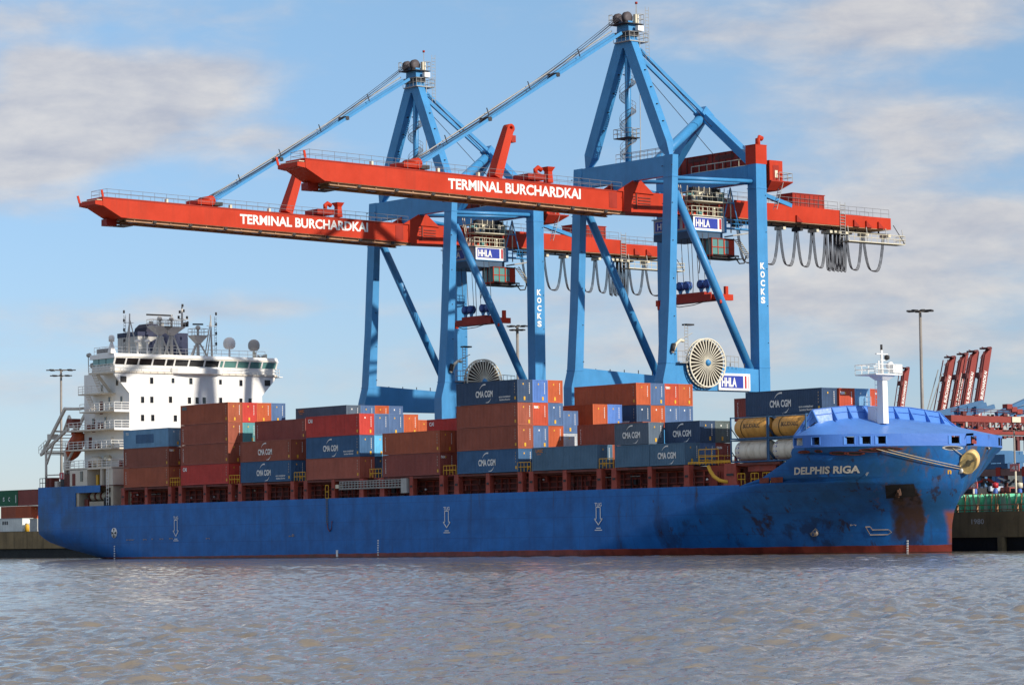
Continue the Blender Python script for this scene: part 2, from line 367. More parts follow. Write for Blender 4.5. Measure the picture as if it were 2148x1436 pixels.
def hull_material():
    m = bpy.data.materials.new('hull_paint'); m.use_nodes = True; nt = m.node_tree; N = nt.nodes.new; L = nt.links.new
    b = nt.nodes['Principled BSDF']; b.inputs['Roughness'].default_value = 0.45; b.inputs['Specular IOR Level'].default_value = 0.35
    geo = N('ShaderNodeNewGeometry'); P = geo.outputs['Position']; sep = N('ShaderNodeSeparateXYZ'); L(P, sep.inputs[0])
    def mp(v): n = N('ShaderNodeMapping'); n.inputs['Scale'].default_value = v; L(P, n.inputs[0]); return n.outputs[0]
    def nz(sc, det, v=(1, 1, 1), rg=0.6):
        n = N('ShaderNodeTexNoise'); L(mp(v), n.inputs['Vector']); n.inputs['Scale'].default_value = sc; n.inputs['Detail'].default_value = det; n.inputs['Roughness'].default_value = rg; return n.outputs['Fac']
    def rg(x, a, c, lo=0.0, hi=1.0):
        r = N('ShaderNodeMapRange'); r.interpolation_type = 'SMOOTHSTEP'; L(x, r.inputs[0]); r.inputs[1].default_value = a; r.inputs[2].default_value = c; r.inputs[3].default_value = lo; r.inputs[4].default_value = hi; return r.outputs[0]
    def M(op, a, c):
        n = N('ShaderNodeMath'); n.operation = op
        for i, v in enumerate((a, c)):
            if isinstance(v, (int, float)): n.inputs[i].default_value = v
            else: L(v, n.inputs[i])
        return n.outputs[0]
    def mix(f, a, c):
        x = N('ShaderNodeMix'); x.data_type = 'RGBA'; L(f, x.inputs[0])
        for i, q in ((6, a), (7, c)):
            if isinstance(q, tuple): x.inputs[i].default_value = (*q, 1)
            else: L(q, x.inputs[i])
        return x.outputs[2]
    x, z = sep.outputs[0], sep.outputs[2]
    c = mix(rg(nz(0.35, 6), 0.3, 0.7), (0.006, 0.118, 0.40), (0.011, 0.175, 0.56))
    c = mix(rg(nz(0.6, 7, (1, 1, .12)), 0.45, 0.75, 0, 0.5), c, (0.012, 0.07, 0.24))
    br = N('ShaderNodeTexBrick'); sw = N('ShaderNodeCombineXYZ'); L(x, sw.inputs[0]); L(z, sw.inputs[1]); L(sw.outputs[0], br.inputs['Vector'])
    br.inputs['Scale'].default_value = 1.0; br.inputs['Brick Width'].default_value = 9.5; br.inputs['Row Height'].default_value = 2.35; br.inputs['Mortar Size'].default_value = 0.05; br.inputs['Mortar Smooth'].default_value = 0.4
    br.inputs['Color1'].default_value = (0, 0, 0, 1); br.inputs['Color2'].default_value = (.35, .35, .35, 1); br.inputs['Mortar'].default_value = (1, 1, 1, 1)
    c = mix(M('MULTIPLY', br.outputs['Color'], 0.42), c, (0.012, 0.06, 0.24))
    c = mix(M('MULTIPLY', rg(nz(2.2, 5), .5, .72), .22), c, (0.035, 0.17, 0.46))
    fs = M('MULTIPLY', rg(nz(0.7, 7, (1, 1, .10), .7), 0.60, 0.70), rg(nz(0.09, 3), .45, .6)); c = mix(M('MULTIPLY', fs, .55), c, (0.05, 0.045, 0.06))
    # darker and greener towards the bow; scuffs where tugs push
    c = mix(M('MULTIPLY', rg(x, 52, 66), rg(nz(0.25, 6), 0.35, 0.65, 0.2, 0.85)), c, (0.015, 0.085, 0.20))
    sc = M('MULTIPLY', rg(nz(0.22, 8, (1, 1, .55), .68), 0.54, 0.62), M('MULTIPLY', rg(x, 24, 46), rg(z, 7.4, 3.0)))
    c = mix(M('MULTIPLY', sc, 0.62), c, (0.012, 0.018, 0.05))
    sc2 = M('MULTIPLY', rg(nz(0.5, 8, (1.2, 1, .35), .7), 0.575, 0.64), rg(x, 18, 42))
    c = mix(M('MULTIPLY', sc2, 0.75), c, (0.035, 0.016, 0.012))
    aft = M('MULTIPLY', rg(nz(0.2, 6), 0.4, 0.62), M('MULTIPLY', rg(x, -84, -100), 1.0))
    c = mix(M('MULTIPLY', aft, 0.55), c, (0.025, 0.055, 0.08))
    rus = M('MULTIPLY', rg(nz(0.42, 9, (1, 1, .4), .72), 0.60, 0.68), rg(x, 57, 69))
    c = mix(M('MULTIPLY', rus, 0.8), c, (0.16, 0.075, 0.03))
    stem = M('MULTIPLY', rg(x, 69.45, 69.95), rg(z, 5.0, 4.2)); c = mix(M('MULTIPLY', stem, M('MULTIPLY', rg(nz(1.1, 6), .2, .55), .9)), c, (0.34, 0.085, 0.03))
    nb = M('MULTIPLY', rg(nz(0.45, 8, (1, 1, .5), .7), 0.50, 0.62), M('MULTIPLY', rg(x, 66, 70.5), rg(z, 6.5, 9.5))); c = mix(M('MULTIPLY', nb, .7), c, (0.13, 0.075, 0.035))
    run = M('MULTIPLY', rg(nz(0.55, 6, (1, 1, .07), .65), 0.62, 0.72), rg(nz(0.06, 2), 0.42, 0.6))
    c = mix(M('MULTIPLY', run, 0.5), c, (0.03, 0.035, 0.06))
    wob = M('MULTIPLY', M('SUBTRACT', nz(0.9, 7), 0.5), 1.5)
    xl = M('ADD', M('ADD', M('MULTIPLY', z, .43), 63.45), wob); xr = M('ADD', M('ADD', M('MULTIPLY', z, .25), 67.0), M('MULTIPLY', wob, .35))
    an = M('MULTIPLY', M('MULTIPLY', rg(M('SUBTRACT', x, xl), -.35, .5), rg(M('SUBTRACT', xr, x), -.1, .2)), M('MULTIPLY', rg(M('ADD', z, wob), .4, 2.6), rg(z, 7.75, 7.5)))
    c = mix(M('MULTIPLY', an, rg(nz(1.2, 7, (1, 1, .5)), .2, .6, .78, .97)), c, (0.055, 0.026, 0.015))
    c = mix(M('MULTIPLY', M('MULTIPLY', an, rg(z, 4.6, 6.2)), rg(nz(1.5, 6), .45, .65)), c, (0.012, 0.008, 0.007))
    # top strake of the forecastle: its stronger sunlight painted in as lighter blue
    st = M('MULTIPLY', rg(z, 11.78, 11.82), rg(x, 55, 56))
    top = mix(rg(nz(0.3, 5), 0.35, 0.7), (0.055, 0.17, 0.55), (0.075, 0.205, 0.62))
    top = mix(M('MULTIPLY', rus, 0.5), top, (0.06, 0.07, 0.16))
    c = mix(st, c, top)
    # boot topping: red lead, scraped, with a wandering rusty edge and wet foot
    edge = M('ADD', z, M('MULTIPLY', M('SUBTRACT', nz(0.5, 6), 0.5), 0.25))
    lift = M('MULTIPLY', rg(x, -95, 62), 0.62)
    fl = rg(M('SUBTRACT', edge, lift), 0.30, 0.24)
    rd = mix(rg(nz(0.6, 7, (1, 1, .5)), 0.35, 0.65), (0.17, 0.025, 0.018), (0.30, 0.05, 0.032))
    rd = mix(M('MULTIPLY', rg(nz(0.3, 6), 0.5, 0.7), rg(x, 20, -60)), rd, (0.10, 0.05, 0.03))
    c = mix(fl, c, rd)
    c = mix(rg(z, 0.22, 0.05, 0, 0.75), c, (0.03, 0.022, 0.016))
    L(c, b.inputs['Base Color'])
    bp = N('ShaderNodeBump'); bp.inputs['Strength'].default_value = 0.5; bp.inputs['Distance'].default_value = 0.12; wv = N('ShaderNodeTexWave'); L(P, wv.inputs['Vector']); wv.inputs['Scale'].default_value = 0.13; wv.inputs['Distortion'].default_value = 1.5; L(M('ADD', nz(0.30, 4, (1, 1, 1.3)), M('MULTIPLY', wv.outputs['Fac'], .10)), bp.inputs['Height']); L(bp.outputs[0], b.inputs['Normal'])
    return m
HULL = hull_material()
FCBLUE = paint('forecastle_blue', (0.085, 0.24, 0.64), 0.4, 0.10, 0.35, rust=0.05, streak=0.2, dirt=(0.07, 0.13, 0.38))
INNER = paint('bulwark_inside', (0.50, 0.44, 0.34), 0.7, 0.2, 0.6, rust=0.3)

ship = empty('container_ship', (-14, YC, 0))
tag(ship, 'long blue container ship with red waterline and white bridge house, moored along the quay', 'ship')

# openings in the forecastle strake, (x0, x1) on the starboard side, z 12.0 .. 12.95
OPEN = [(on_hull(a, 929).x, on_hull(b, 929).x) for a, b in ((1664, 1684), (1701, 1719), (1769, 1792), (1802, 1826), (1835, 1858), (1989, 2012))]
FOREX = [(on_hull(2027, 927).x, on_hull(2042, 927).x)]
def hull():
    mb = MB(); NS = 60
    def sheet(zs, xa, side, holes=False, xb=None):
        rows = []
        for z in zs:
            a = xa(z); b = lerp(z, STEM) if xb is None else xb
            xs = [a+(b-a)*t for t in ((k/NS) for k in range(NS+1))]
            if xb is None:                       # crowd the stations at the bow
                e = max(lerp(z, ENT), a); n1 = 16 if e > a+1 else 0
                xs = ([a+(e-a)*k/n1 for k in range(n1)] if n1 else [])+[e+(b-e)*math.sin(math.pi/2*k/(NS-n1)) for k in range(NS-n1+1)]
            rows.append([(x, YC+side*half(x, z), z) for x in xs])
        v = [p for r in rows for p in r]; f = []; n = NS+1
        for i in range(len(rows)-1):
            for j in range(NS):
                q = (i*n+j, i*n+j+1, (i+1)*n+j+1, (i+1)*n+j); f.append(q if side < 0 else q[::-1])
        mb.add(v, f, HULL, True)
    for sd in (-1, 1):
        sheet([-1, -.4, 0, .3, .6, .9, 1.2, 1.6, 2, 2.6, 3.2, 3.9, 4.6, 5.2, 5.8, 6.5, 7.2, 7.7], lambda z: lerp(z, AFT), sd)
        if sd > 0: sheet([7.7, 11.0], lambda z: -104, 1, xb=-82)
        sheet([7.7, 8, 8.6, 9, 9.5, 10.2, 10.8, 11.3, 11.8], lambda z: lerp(z, XTOP) if z > 7.95 else 51.5, sd)
    # quarter: plating above the recessed mooring deck
    y0 = YC-BM
    mb.box(-104, -92.95, y0, y0+.05, 7.7, 11.0, HULL); mb.box(-92.95, -85.9, y0, y0+.05, 9.95, 11.0, HULL)
    mb.box(-92.95, 51.6, y0, y0+.05, 7.7, 7.92, HULL); mb.box(-82, 51.6, YC+BM-.05, YC+BM, 7.7, 7.92, HULL)
    # transom
    mb.loft([[(lerp(z, AFT), YC+s*half(lerp(z, AFT), z), z) for s in (-1, 1)]+[(lerp(z, AFT)+.02, YC+s*half(lerp(z, AFT), z), z) for s in (1, -1)] for z in (-1, 0, .6, 1.2, 2, 3.2, 4.6, 7.7, 11.0)], HULL)
    # top strake with its mooring ports, both sides
    def strake(sd):
        cuts = sorted(set([60.6]+[c for o in OPEN for c in o]+[c for o in FOREX for c in o]+list(np.linspace(60.6, 72.0, 44))+[72.1, 72.25, 72.38, 72.46, 72.5]))
        for xa, xb in zip(cuts, cuts[1:]):
            xm = (xa+xb)/2; hole = any(a < xm < b for a, b in OPEN+FOREX)
            for za, zb in ((11.8, 12.02), (12.02, 12.9), (12.9, 13.15)):
                if hole and za == 12.02: continue
                q = [(xa, YC+sd*half(xa, za), za), (xb, YC+sd*half(xb, za), za), (xb, YC+sd*half(xb, zb), zb), (xa, YC+sd*half(xa, zb), zb)]
                mb.add(q if sd < 0 else q[::-1], [(0, 1, 2, 3)], HULL, True)
    for sd in (-1, 1): strake(sd)
    o = mb.build('hull', ship); return o
hull_o = hull()
# frames of the ports, seen as pale reveals
mb = MB()
for a, b in OPEN:
    y = hy((a+b)/2, 12.4); yy0, yy1 = hy(a, 12.4), hy(b, 12.4)
    for x, yv in ((a, yy0), (b, yy1)): mb.box(x-.06, x+.06, yv-.03, yv+.45, 12.0, 12.92, FCBLUE)
    mb.slab([(a, yy0-.03, 12.0), (b, yy1-.03, 12.0), (b, yy1+.45, 12.0), (a, yy0+.45, 12.0)], (0, 0, .06), FCBLUE)
    mb.slab([(a, yy0-.03, 12.88), (b, yy1-.03, 12.88), (b, yy1+.45, 12.88), (a, yy0+.45, 12.88)], (0, 0, .05), FCBLUE)
mb.build_each('mooring_port_frame', ship)
# decks
mb = MB(); mb.box(-92.9, 52, .1, 29.4, 7.4, 7.7, DECKDK); mb.box(52, 61, 5.5, 24.0, 7.4, 7.7, DECKDK)
mb.box(-103.9, -82.3, .1, 29.3, 10.86, 10.98, DECKDK)
mb.build_each('main_deck', ship)
mb = MB()                                # space under the forecastle roof
pts = [(x, hy(x, 11.9)+.25, 11.82) for x in np.linspace(60.7, 72.1, 24)]; mb.slab(pts+[(p[0], 2*YC-p[1], p[2]) for p in reversed(pts)], (0, 0, .08), DECKDK)
for x, y, w in ((63.2, 2.2, 1.2), (66.8, 3.4, 1.0),): mb.lathe((x, y, 11.9), 'Z', [(.0, 0), (w*.4, 0), (w*.3, .25), (w*.3, .75), (w*.42, .8), (0, .95)], DARK, 12)
mb.box(60.9, 61.0, 1.2, 28.3, 11.9, 13.1, INNER); mb.box(64.9, 65.0, 5, 24, 11.9, 13.1, INNER)
mb.build('mooring_deck', ship)

# whaleback roof and breakwater
BWX = [(-.2, 60.7), (.4, 61.8), (1.3, 62.75), (4, 63.15), (8, 63.4), (14.75, 63.5), (21.5, 63.15), (25, 62.6), (28.5, 61.7), (29.7, 60.7)]
def bwx(y): return lerp(y, BWX)                                      # the breakwater bows forward amidships
BW = [(-.12, 13.15, 13.13)]
for px, pt, pb, xx in [(a, b, c, 63.0) for a, b, c in ((1712, 858.5, 885.5), (1750, 853.5, 880.5), (1782, 850.5, 876), (1817, 851, 876.5), (1880, 852.5, 877), (1911, 853.8, 880), (1945, 859, 884), (1975, 864, 887.5), (1997, 885, 893))]:
    for _ in range(5): p = at(px, pb, 'X', xx); xx = bwx(p.y)
    BW.append((p.y, p.z, at(px, pt, 'X', xx-.3).z))
BW.append((29.6, 13.15, 13.13))
mb = MB(); NX = 26
ys = np.linspace(-1, 1, 41); rows = []
for k in range(NX+1):
    t = k/NX; row = []
    for q in ys:
        yb = YC+q*14.78; zb = lerp(yb, [(a, b) for a, b, c in BW]); xb = bwx(yb)
        phi = q*math.pi/2                                    # rim point with the same share round the bow
        s_ = math.sin(abs(phi)); xr = 60.6+(72.5-60.6)*(1-s_**2.4)**(1/1.6) if abs(q) < 1 else 60.6
        yr = YC+math.copysign(half(xr, 13.15), q); zr = 13.15
        row.append((xb+(xr-xb)*t, yb+(yr-yb)*t, zb+(zr-zb)*t))
    rows.append(row)
v = [p for r in rows for p in r]; n = len(ys)
mb.add(v, [(i*n+j, (i+1)*n+j, (i+1)*n+j+1, i*n+j+1) for i in range(NX) for j in range(n-1)], FCBLUE, True)
mb.build('forecastle_roof', ship)
mb = MB(); FR = [(bwx(y), y, zb, zt) for y, zb, zt in BW]
for (xa, ya, a0, a1), (xb, yb, b0, b1) in zip(FR, FR[1:]):
    mb.loft([[(xa, ya, a0), (xb, yb, b0), (xb-.35, yb, b1), (xa-.35, ya, a1)], [(xa-.12, ya, a0), (xb-.12, yb, b0), (xb-.47, yb, b1), (xa-.47, ya, a1)]], FCBLUE)
    for z0, w in ((.55, .16), (1.0, .14)):
        p = Vector((xa-.35*z0, ya, a0+(a1-a0)*z0)); q = Vector((xb-.35*z0, yb, b0+(b1-b0)*z0)); mb.beam(p+Vector((.05, 0, 0)), q+Vector((.05, 0, 0)), w, .05, FCBLUE)
bw = mb.build('breakwater', ship)
mb = MB()
for y in [b[0] for b in BW[1:-2]]+[(BW[4][0]+BW[5][0])/2]: 
    zb = lerp(y, [(a, b) for a, b, c in BW]); zt = lerp(y, [(a, c) for a, b, c in BW]); x = bwx(y)
    mb.slab([(x-.02, y-.09, zb), (x+.62, y-.09, zb-.06), (x-.27, y-.09, zt-.06), (x-.37, y-.09, zt-.04)], (0, .18, 0), FCBLUE)
mb.build_each('breakwater_stiffener', ship)

# foremast with its platform
mb = MB(); fx, fy = 66.0, 8.35
mb.zloft([(14.4, fx-.48, fx+.48, fy-.42, fy+.42), (19.4, fx-.42, fx+.42, fy-.38, fy+.38)], WHITE)
mb.zloft([(19.2, fx-.55, fx+.55, fy-.5, fy+.5), (19.75, fx-1.1, fx+1.1, fy-1.1, fy+1.1)], WHITE)
mb.zloft([(14.3, fx-2.2, fx-.5, fy-.1, fy+.1), (16.4, fx-2.2, fx-.5, fy-.1, fy+.1)], WHITE)
fm = mb.build('foremast', ship)
mb = MB(); mb.box(fx-1.9, fx+1.3, fy-2.3, fy+1.9, 19.75, 19.87, WHITE)
P4 = [(fx-1.9, fy-2.3, 19.87), (fx+1.3, fy-2.3, 19.87), (fx+1.3, fy+1.9, 19.87), (fx-1.9, fy+1.9, 19.87), (fx-1.9, fy-2.3, 19.87)]
mb.rail(P4, WHITE, 1.05, 1.0, .045); mb.box(fx+.6, fx+1.28, fy+.5, fy+1.85, 20.0, 20.9, WHITE); mb.build('platform', fm)
mb = MB(); mb.tube((fx, fy, 19.8), (fx, fy, 22.6), .2, WHITE, 10, .12); mb.tube((fx, fy, 22.6), (fx, fy, 23.2), .13, DARK, 8); mb.box(fx-.12, fx+.12, fy-.9, fy+.9, 22.1, 22.2, WHITE)
mb.lathe((fx+.1, fy+.75, 21.5), 'Z', [(.1, 0), (.3, .1), (.3, .45), (.1, .55)], DARK, 10); mb.box(fx-.05, fx+.05, fy-.2, fy+.85, 21.42, 21.5, WHITE)
mb.lathe((fx-.3, fy+1.3, 20.9), 'X', [(0, 0), (.35, 0), (.42, .5), (.3, .55)], WHITE, 12); mb.tube((fx, fy-.5, 19.9), (fx, fy-.5, 21.4), .09, WHITE)
mb.build_each('signal_light', fm)
mb = MB(); mb.ladder((fx-.7, fy-.2, 15), (fx-.65, fy-.2, 19.8), (0, 1, 0), WHITE, .5); mb.build('ladder', fm)
mb = MB(); mb.box(62.4, 63.6, 9.0, 10.6, 16.3, 16.42, WHITE); mb.rail([(63.6, 9.0, 16.42), (62.4, 9.0, 16.42), (62.4, 10.6, 16.42)], WHITE, 1.1, .6); mb.build('lookout_step', ship)

# hull marks -----------------------------------------------------------------
def hull_text(st, p0, p1, h, mat, name, bold=0.03, spacing=1.0, off=0.05):
    a, b = on_hull(*p0), on_hull(*p1); mb = MB(); V, F, w = text2d(st, bold, spacing); dx = (b.x-a.x); P = []
    for p in V:
        x0 = a.x+dx*p[0]/w; z0 = a.z+(b.z-a.z)*p[0]/w; z = z0+p[1]*h; x = x0
        for _ in range(40): x += .25*(x0-1.2*(hy(x, z)-hy(x0, z0))-x)
        P.append((x, hy(x, z)-off, z))
    mb.add(P, F, mat); return mb.build(name, ship)
LETTERN = paint('name_letters', (0.78, 0.74, 0.66), 0.6, 0.1, 0.8, rust=0.35, rustc=(0.5, 0.26, 0.06))
hull_text('DELPHIS RIGA', (1666, 994.5), (1804, 990.5), 0.78, LETTERN, 'ship_name_lettering', .035)
def tug(px, pyt, pyb, nm='tug_mark'):
    mb = MB(); p = on_hull(px, pyt); q = on_hull(px, pyb); y = p.y-.03; hgt = p.z-q.z; x = p.x; w = .1
    mb.text('TUG', (x-.62, y, p.z+.12), (1, 0, 0), (0, 0, 1), .42, LETTER, 1.25, .02)
    O = [(-.38, 1), (.38, 1), (.38, .34), (.72, .34), (0, 0), (-.72, .34), (-.38, .34)]; P = [Vector((x+a, y, q.z+b*hgt)) for a, b in O]
    for a, b in zip(P, P[1:]+P[:1]): mb.beam(a, b, .12, .02, LETTER, up=(0, 1, 0))
    for k, (ww, zz) in enumerate(((.8, .38), (1.3, .62))): mb.box(x-ww/2, x+ww/2, y-.01, y+.01, q.z-zz-.06, q.z-zz+.05, LETTER)
    mb.build(nm, ship)
tug(369, 1090, 1124); tug(937, 1071, 1106); tug(1255, 1063, 1100)
def disc(px, py, r, nm, mats=(LETTER, LETTERK), cross=True):
    p = on_hull(px, py); mb = MB(); y = p.y-.02
    mb.lathe((p.x, p.y, p.z), 'Y', [(0, -.05), (r, -.05), (r, .3), (0, .3)], mats[0], 24)
    if cross:
        for k in range(4):
            a = k*math.pi/2; c = Vector((p.x+math.cos(a)*r*.5, p.y-.06, p.z+math.sin(a)*r*.5)); e = Vector((math.cos(a), 0, math.sin(a))); n_ = Vector((-math.sin(a), 0, math.cos(a)))
            mb.slab([c+e*r*.38+n_*r*.28, c+e*r*.38-n_*r*.28, c-e*r*.34-n_*r*.06, c-e*r*.34+n_*r*.06], (0, -.015, 0), mats[1])
    return mb.build(nm, ship)
disc(239.5, 1117, .75, 'thruster_mark')
WORN = paint('worn_mark', (0.42, 0.33, 0.26), 0.7, 0.3, 1.0, rust=0.4)
disc(1706, 1114, .55, 'thruster_mark', (WORN, HULL)); 
mb = MB(); p = on_hull(1822, 1121)                       # bulb mark
O = [(0, .9), (.15, 0), (1.9, 0), (2.3, .25), (2.1, .55), (.55, .55), (.45, .9)]; q = [Vector((p.x+a, hy(p.x+a, p.z+b)-.05, p.z+b)) for a, b in O]
for a, b in zip(q, q[1:]+q[:1]): mb.beam(a, b, .1, .02, WORN, up=(0, 1, 0))
mb.build('bulb_mark', ship)
hull_text('n', (1988, 993), (1996, 993), .62, YELLOW, 'tonnage_mark', .03); disc(2014, 986, .33, 'tonnage_mark', (LETTER, LETTERK), False)
p = on_hull(1818, 992); mb = MB(); mb.slab([(p.x-.35, p.y-.03, p.z+.1), (p.x+.35, p.y-.03, p.z+.1), (p.x, p.y-.03, p.z-.3)], (0, .02, 0), LETTERN); mb.build('draught_mark', ship)
for (x, y, w) in ((265, 1132, 2.3), (300, 1131, 1.0), (318, 1130, .7), (335, 1130, 1.2), (355, 1129, 1.0), (432, 1129, 1.2), (606, 1124, 1.7), (1783, 1101, 1.0), (613, 1121, .6)):
    p = on_hull(x, y); mb = MB()
    for k in range(int(w*4)): mb.box(p.x+k*.25, p.x+k*.25+.17, p.y-.02, p.y+.02, p.z-.07+.05*(k % 3), p.z+.1-.04*(k % 2), WORN)
    mb.build_each('draught_mark', ship)
mb = MB(); p = on_hull(707, 1160); mb.box(p.x-.2, p.x+.2, p.y-.03, p.y+.05, p.z-.45, p.z+.45, LETTER)
for k in range(7):
    for (x, y0) in ((793, 1133), (1903, 1134), (240, 1145)): q = on_hull(x, y0+k*5); mb.box(q.x-.12, q.x+.12, q.y-.02, q.y+.05, q.z-.09, q.z+.09, LETTER)
mb.build_each('draught_mark', ship)

# anchor pocket with the anchor stowed in it
RUSTY = paint('rusty_plate', (0.085, 0.040, 0.022), 0.85, 0.6, 0.5, rust=0.5, rustc=(0.02, 0.011, 0.010), streak=.6, dirt=(.09, .04, .022))
BLACKISH = paint('recess_shade', (0.012, 0.010, 0.010), 0.85, 0.3, 0.6)  # flat black standing in for the shade inside the anchor recess
def hull_patch(px, nm, mat, off=.05, n=10, bulge=0.0):
    (ax_, ay_), (bx_, by_), (cx_, cy_), (dx_, dy_) = px; mb = MB(); rows = []
    for i in range(n+1):
        r = []
        for j in range(n+1):
            s, t = j/n, i/n; X = (ax_*(1-s)+bx_*s)*(1-t)+(dx_*(1-s)+cx_*s)*t; Yp = (ay_*(1-s)+by_*s)*(1-t)+(dy_*(1-s)+cy_*s)*t
            r.append(on_hull(X, Yp, off))
        rows.append(r)
    v = [p for r in rows for p in r]; w = n+1
    mb.add(v, [(i*w+j, (i+1)*w+j, (i+1)*w+j+1, i*w+j+1) for i in range(n) for j in range(n)], mat, True); return mb.build(nm, ship)
pk = hull_patch(((1857, 1018), (1917, 1014), (1921, 1040), (1859, 1045)), 'anchor_pocket', BLACKISH)
mb = MB()
a0 = on_hull(1884, 1030, .10); 
mb.tube(a0+Vector((0, 0, .3)), a0+Vector((0, -.05, -.7)), .16, RUSTY, 8)
mb.beam(a0+Vector((-.75, .35, -.45)), a0+Vector((.75, -.5, -.3)), .3, .35, RUSTY, w1=.3, h1=.35)
for s in (-1, 1): mb.beam(a0+Vector((s*.65, -.35*s, -.35)), a0+Vector((s*.5, -.3*s, .3)), .25, .2, RUSTY, w1=.1, h1=.12)
mb.build('anchor', pk)
# fairleads and scuppers under the strake
FAIR = paint('fairlead_rust', (0.20, 0.045, 0.03), 0.7, 0.35, 1.2, rust=0.4)
for (x, y, w, h) in ((1686, 947.5, 1.9, .45), (1717, 946, .9, .4), (1760, 950, 1.9, .5), (1792, 950.5, 1.8, .5), (1827, 944, 1.9, .5), (1858, 941, 2.4, .5), (1998, 939, .9, .65), (2072, 940, .6, .4)):
    p = on_hull(x, y, .03); w *= .8; h *= .62; mb = MB(); n = 16; r = lambda q, hh, o: [Vector((p.x+math.cos(2*math.pi*k/n)*q, hy(p.x+math.cos(2*math.pi*k/n)*q, p.z+math.sin(2*math.pi*k/n)*hh)-o, p.z+math.sin(2*math.pi*k/n)*hh)) for k in range(n)]
    mb.loft([r(w*.5, h*.62, -.05), r(w*.52, h*.64, .12), r(w*.44, h*.48, .12), r(w*.42, h*.45, .02)], FAIR if x < 1990 else GALV, False)
    mb.loft([r(w*.42, h*.45, .02), r(.01, .01, .02)], DARK if x != 1686 else FAIR, False); mb.build('fairlead', ship)
for (x0, x1, y) in ((1593, 1613, 1007), (1617, 1642, 1006)):
    hull_patch(((x0, y-5), (x1, y-6), (x1, y+5), (x0, y+6)), 'scupper', FAIR, .04, 3)
# round crest high on the stem
def crest():
    mb = MB(); c = on_hull(2033, 969, .0); n = 28; GOLD = paint('crest_gold', (0.80, 0.55, 0.22), 0.7, 0.3, 1.3, rust=0.75, rustc=(0.50, 0.16, 0.03)); GR = paint('crest_grey', (0.18, 0.15, 0.09), 0.6, 0.4, 1.4)
    nv = Vector((.45, -.85, -.25)).normalized(); t0 = Vector((-nv.y, nv.x, 0)).normalized(); z0 = nv.cross(t0).normalized(); z0 = z0 if z0.z > 0 else -z0; tv = (t0*.93-z0*.36)*.74; zv = z0*.93+t0*.36; c = c+nv*.3
    ring = lambda q, o: [c+tv*(math.cos(2*math.pi*k/n)*q*1.0)+zv*(math.sin(2*math.pi*k/n)*q)+nv*o for k in range(n)]
    mb.loft([ring(1.32, -1.2), ring(1.32, .1), ring(1.2, .12), ring(1.16, .08), ring(.01, .08)], GOLD, False)
    mb.loft([ring(.42, .08), ring(.38, .14), ring(.01, .14)], GR, False); mb.slab([c+nv*.14+tv*a+zv*b for a, b in ((-.8, -.55), (-.55, -.75), (.8, .5), (.6, .75))], nv*.04, GR)
    mb.build('bow_crest', ship)
crest()

# ------------------------------------------------------------------ cargo deck: coaming, stanchions, walkways
ZC = 10.45; CW = 2.457                    # foot of the containers, column pitch
BAYS = [-79.5, -64.05, -48.8, -33.0, -15.75, 0.0, 14.85, 30.25, 50.5]
mb = MB(); mb.box(-81.5, 57, 2.6, 26.9, 7.7, 9.85, DECKDK); 
for z in (8.35, 9.05, 9.7): mb.box(-81.5, 57, 2.42, 2.6, z, z+.16, DECKRED)
for x in np.arange(-81, 56, 1.55): mb.box(x, x+.12, 2.35, 2.6, 7.7, 9.85, DECKRED)
mb.build('hatch_coaming', ship)
mb = MB()
for b in BAYS:
    e = b+12.3 if b < 50 else 58
    mb.box(b-.1, e, 1.0, 28.5, 9.9, 10.3, DECKDK); mb.box(b-.1, e, .06, .9, 10.12, 10.38, DECKDK)
mb.build_each('hatch_cover', ship)
def stanchion(x, w, x1=None):
    mb = MB(); w1 = w*1.35
    mb.zloft([(7.7, x-w1/2, x+w1/2, -.02, .62), (8.3, x-w*.55, x+w*.55, .02, .6), (10.4, x-w/2, x+w/2, .0, .75)], DECKRED)
    mb.box(x-w*.3, x+w*.3, -.05, .0, 9.0, 9.25, DARK); mb.build('stanchion', ship)
for i, b in enumerate(BAYS[:-1]):
    stanchion(b-.25, .85); stanchion(b+12.45, .85); stanchion(b+6.1, .7)
stanchion(50.0, 1.9)
mb = MB()                                 # lashing bridges: cross walls with a slot, between the bays
for b in BAYS[1:]:
    x = b-1.7
    for y in np.arange(2.7, 27, CW*2): mb.box(x-.9, x-.7, y, y+.35, 7.7, 11.3, DECKRED); mb.box(x+.7, x+.9, y, y+.35, 7.7, 11.3, DECKRED)
    mb.box(x-.95, x+.95, .5, 28.8, 10.28, 10.4, DECKRED)
mb.build_each('lashing_bridge', ship)
for b in BAYS[1:8]:
    mb = MB(); x0, x1 = b-2.9, b-.35; mb.rail([(x0, .05, 10.42), (x1, .05, 10.42)], YELLOW, 1.15, .7, .045); mb.rail([(x1, .3, 10.42), (x1, 5, 10.42)], YELLOW, 1.1, 1.0, .04); mb.build_each('walkway_railing', ship)
mb = MB(); mb.rail([(43.0, .05, 10.42), (50, .05, 10.42)], YELLOW, .25, .5, .05); mb.rail([(44.5, .3, 10.42), (47.8, .3, 10.42)], YELLOW, 1.7, 1.1, .05); mb.rail([(42.8, 2.0, 10.42), (42.8, 9, 10.42)], YELLOW, 1.1, 1.0, .05); mb.build_each('walkway_railing', ship)
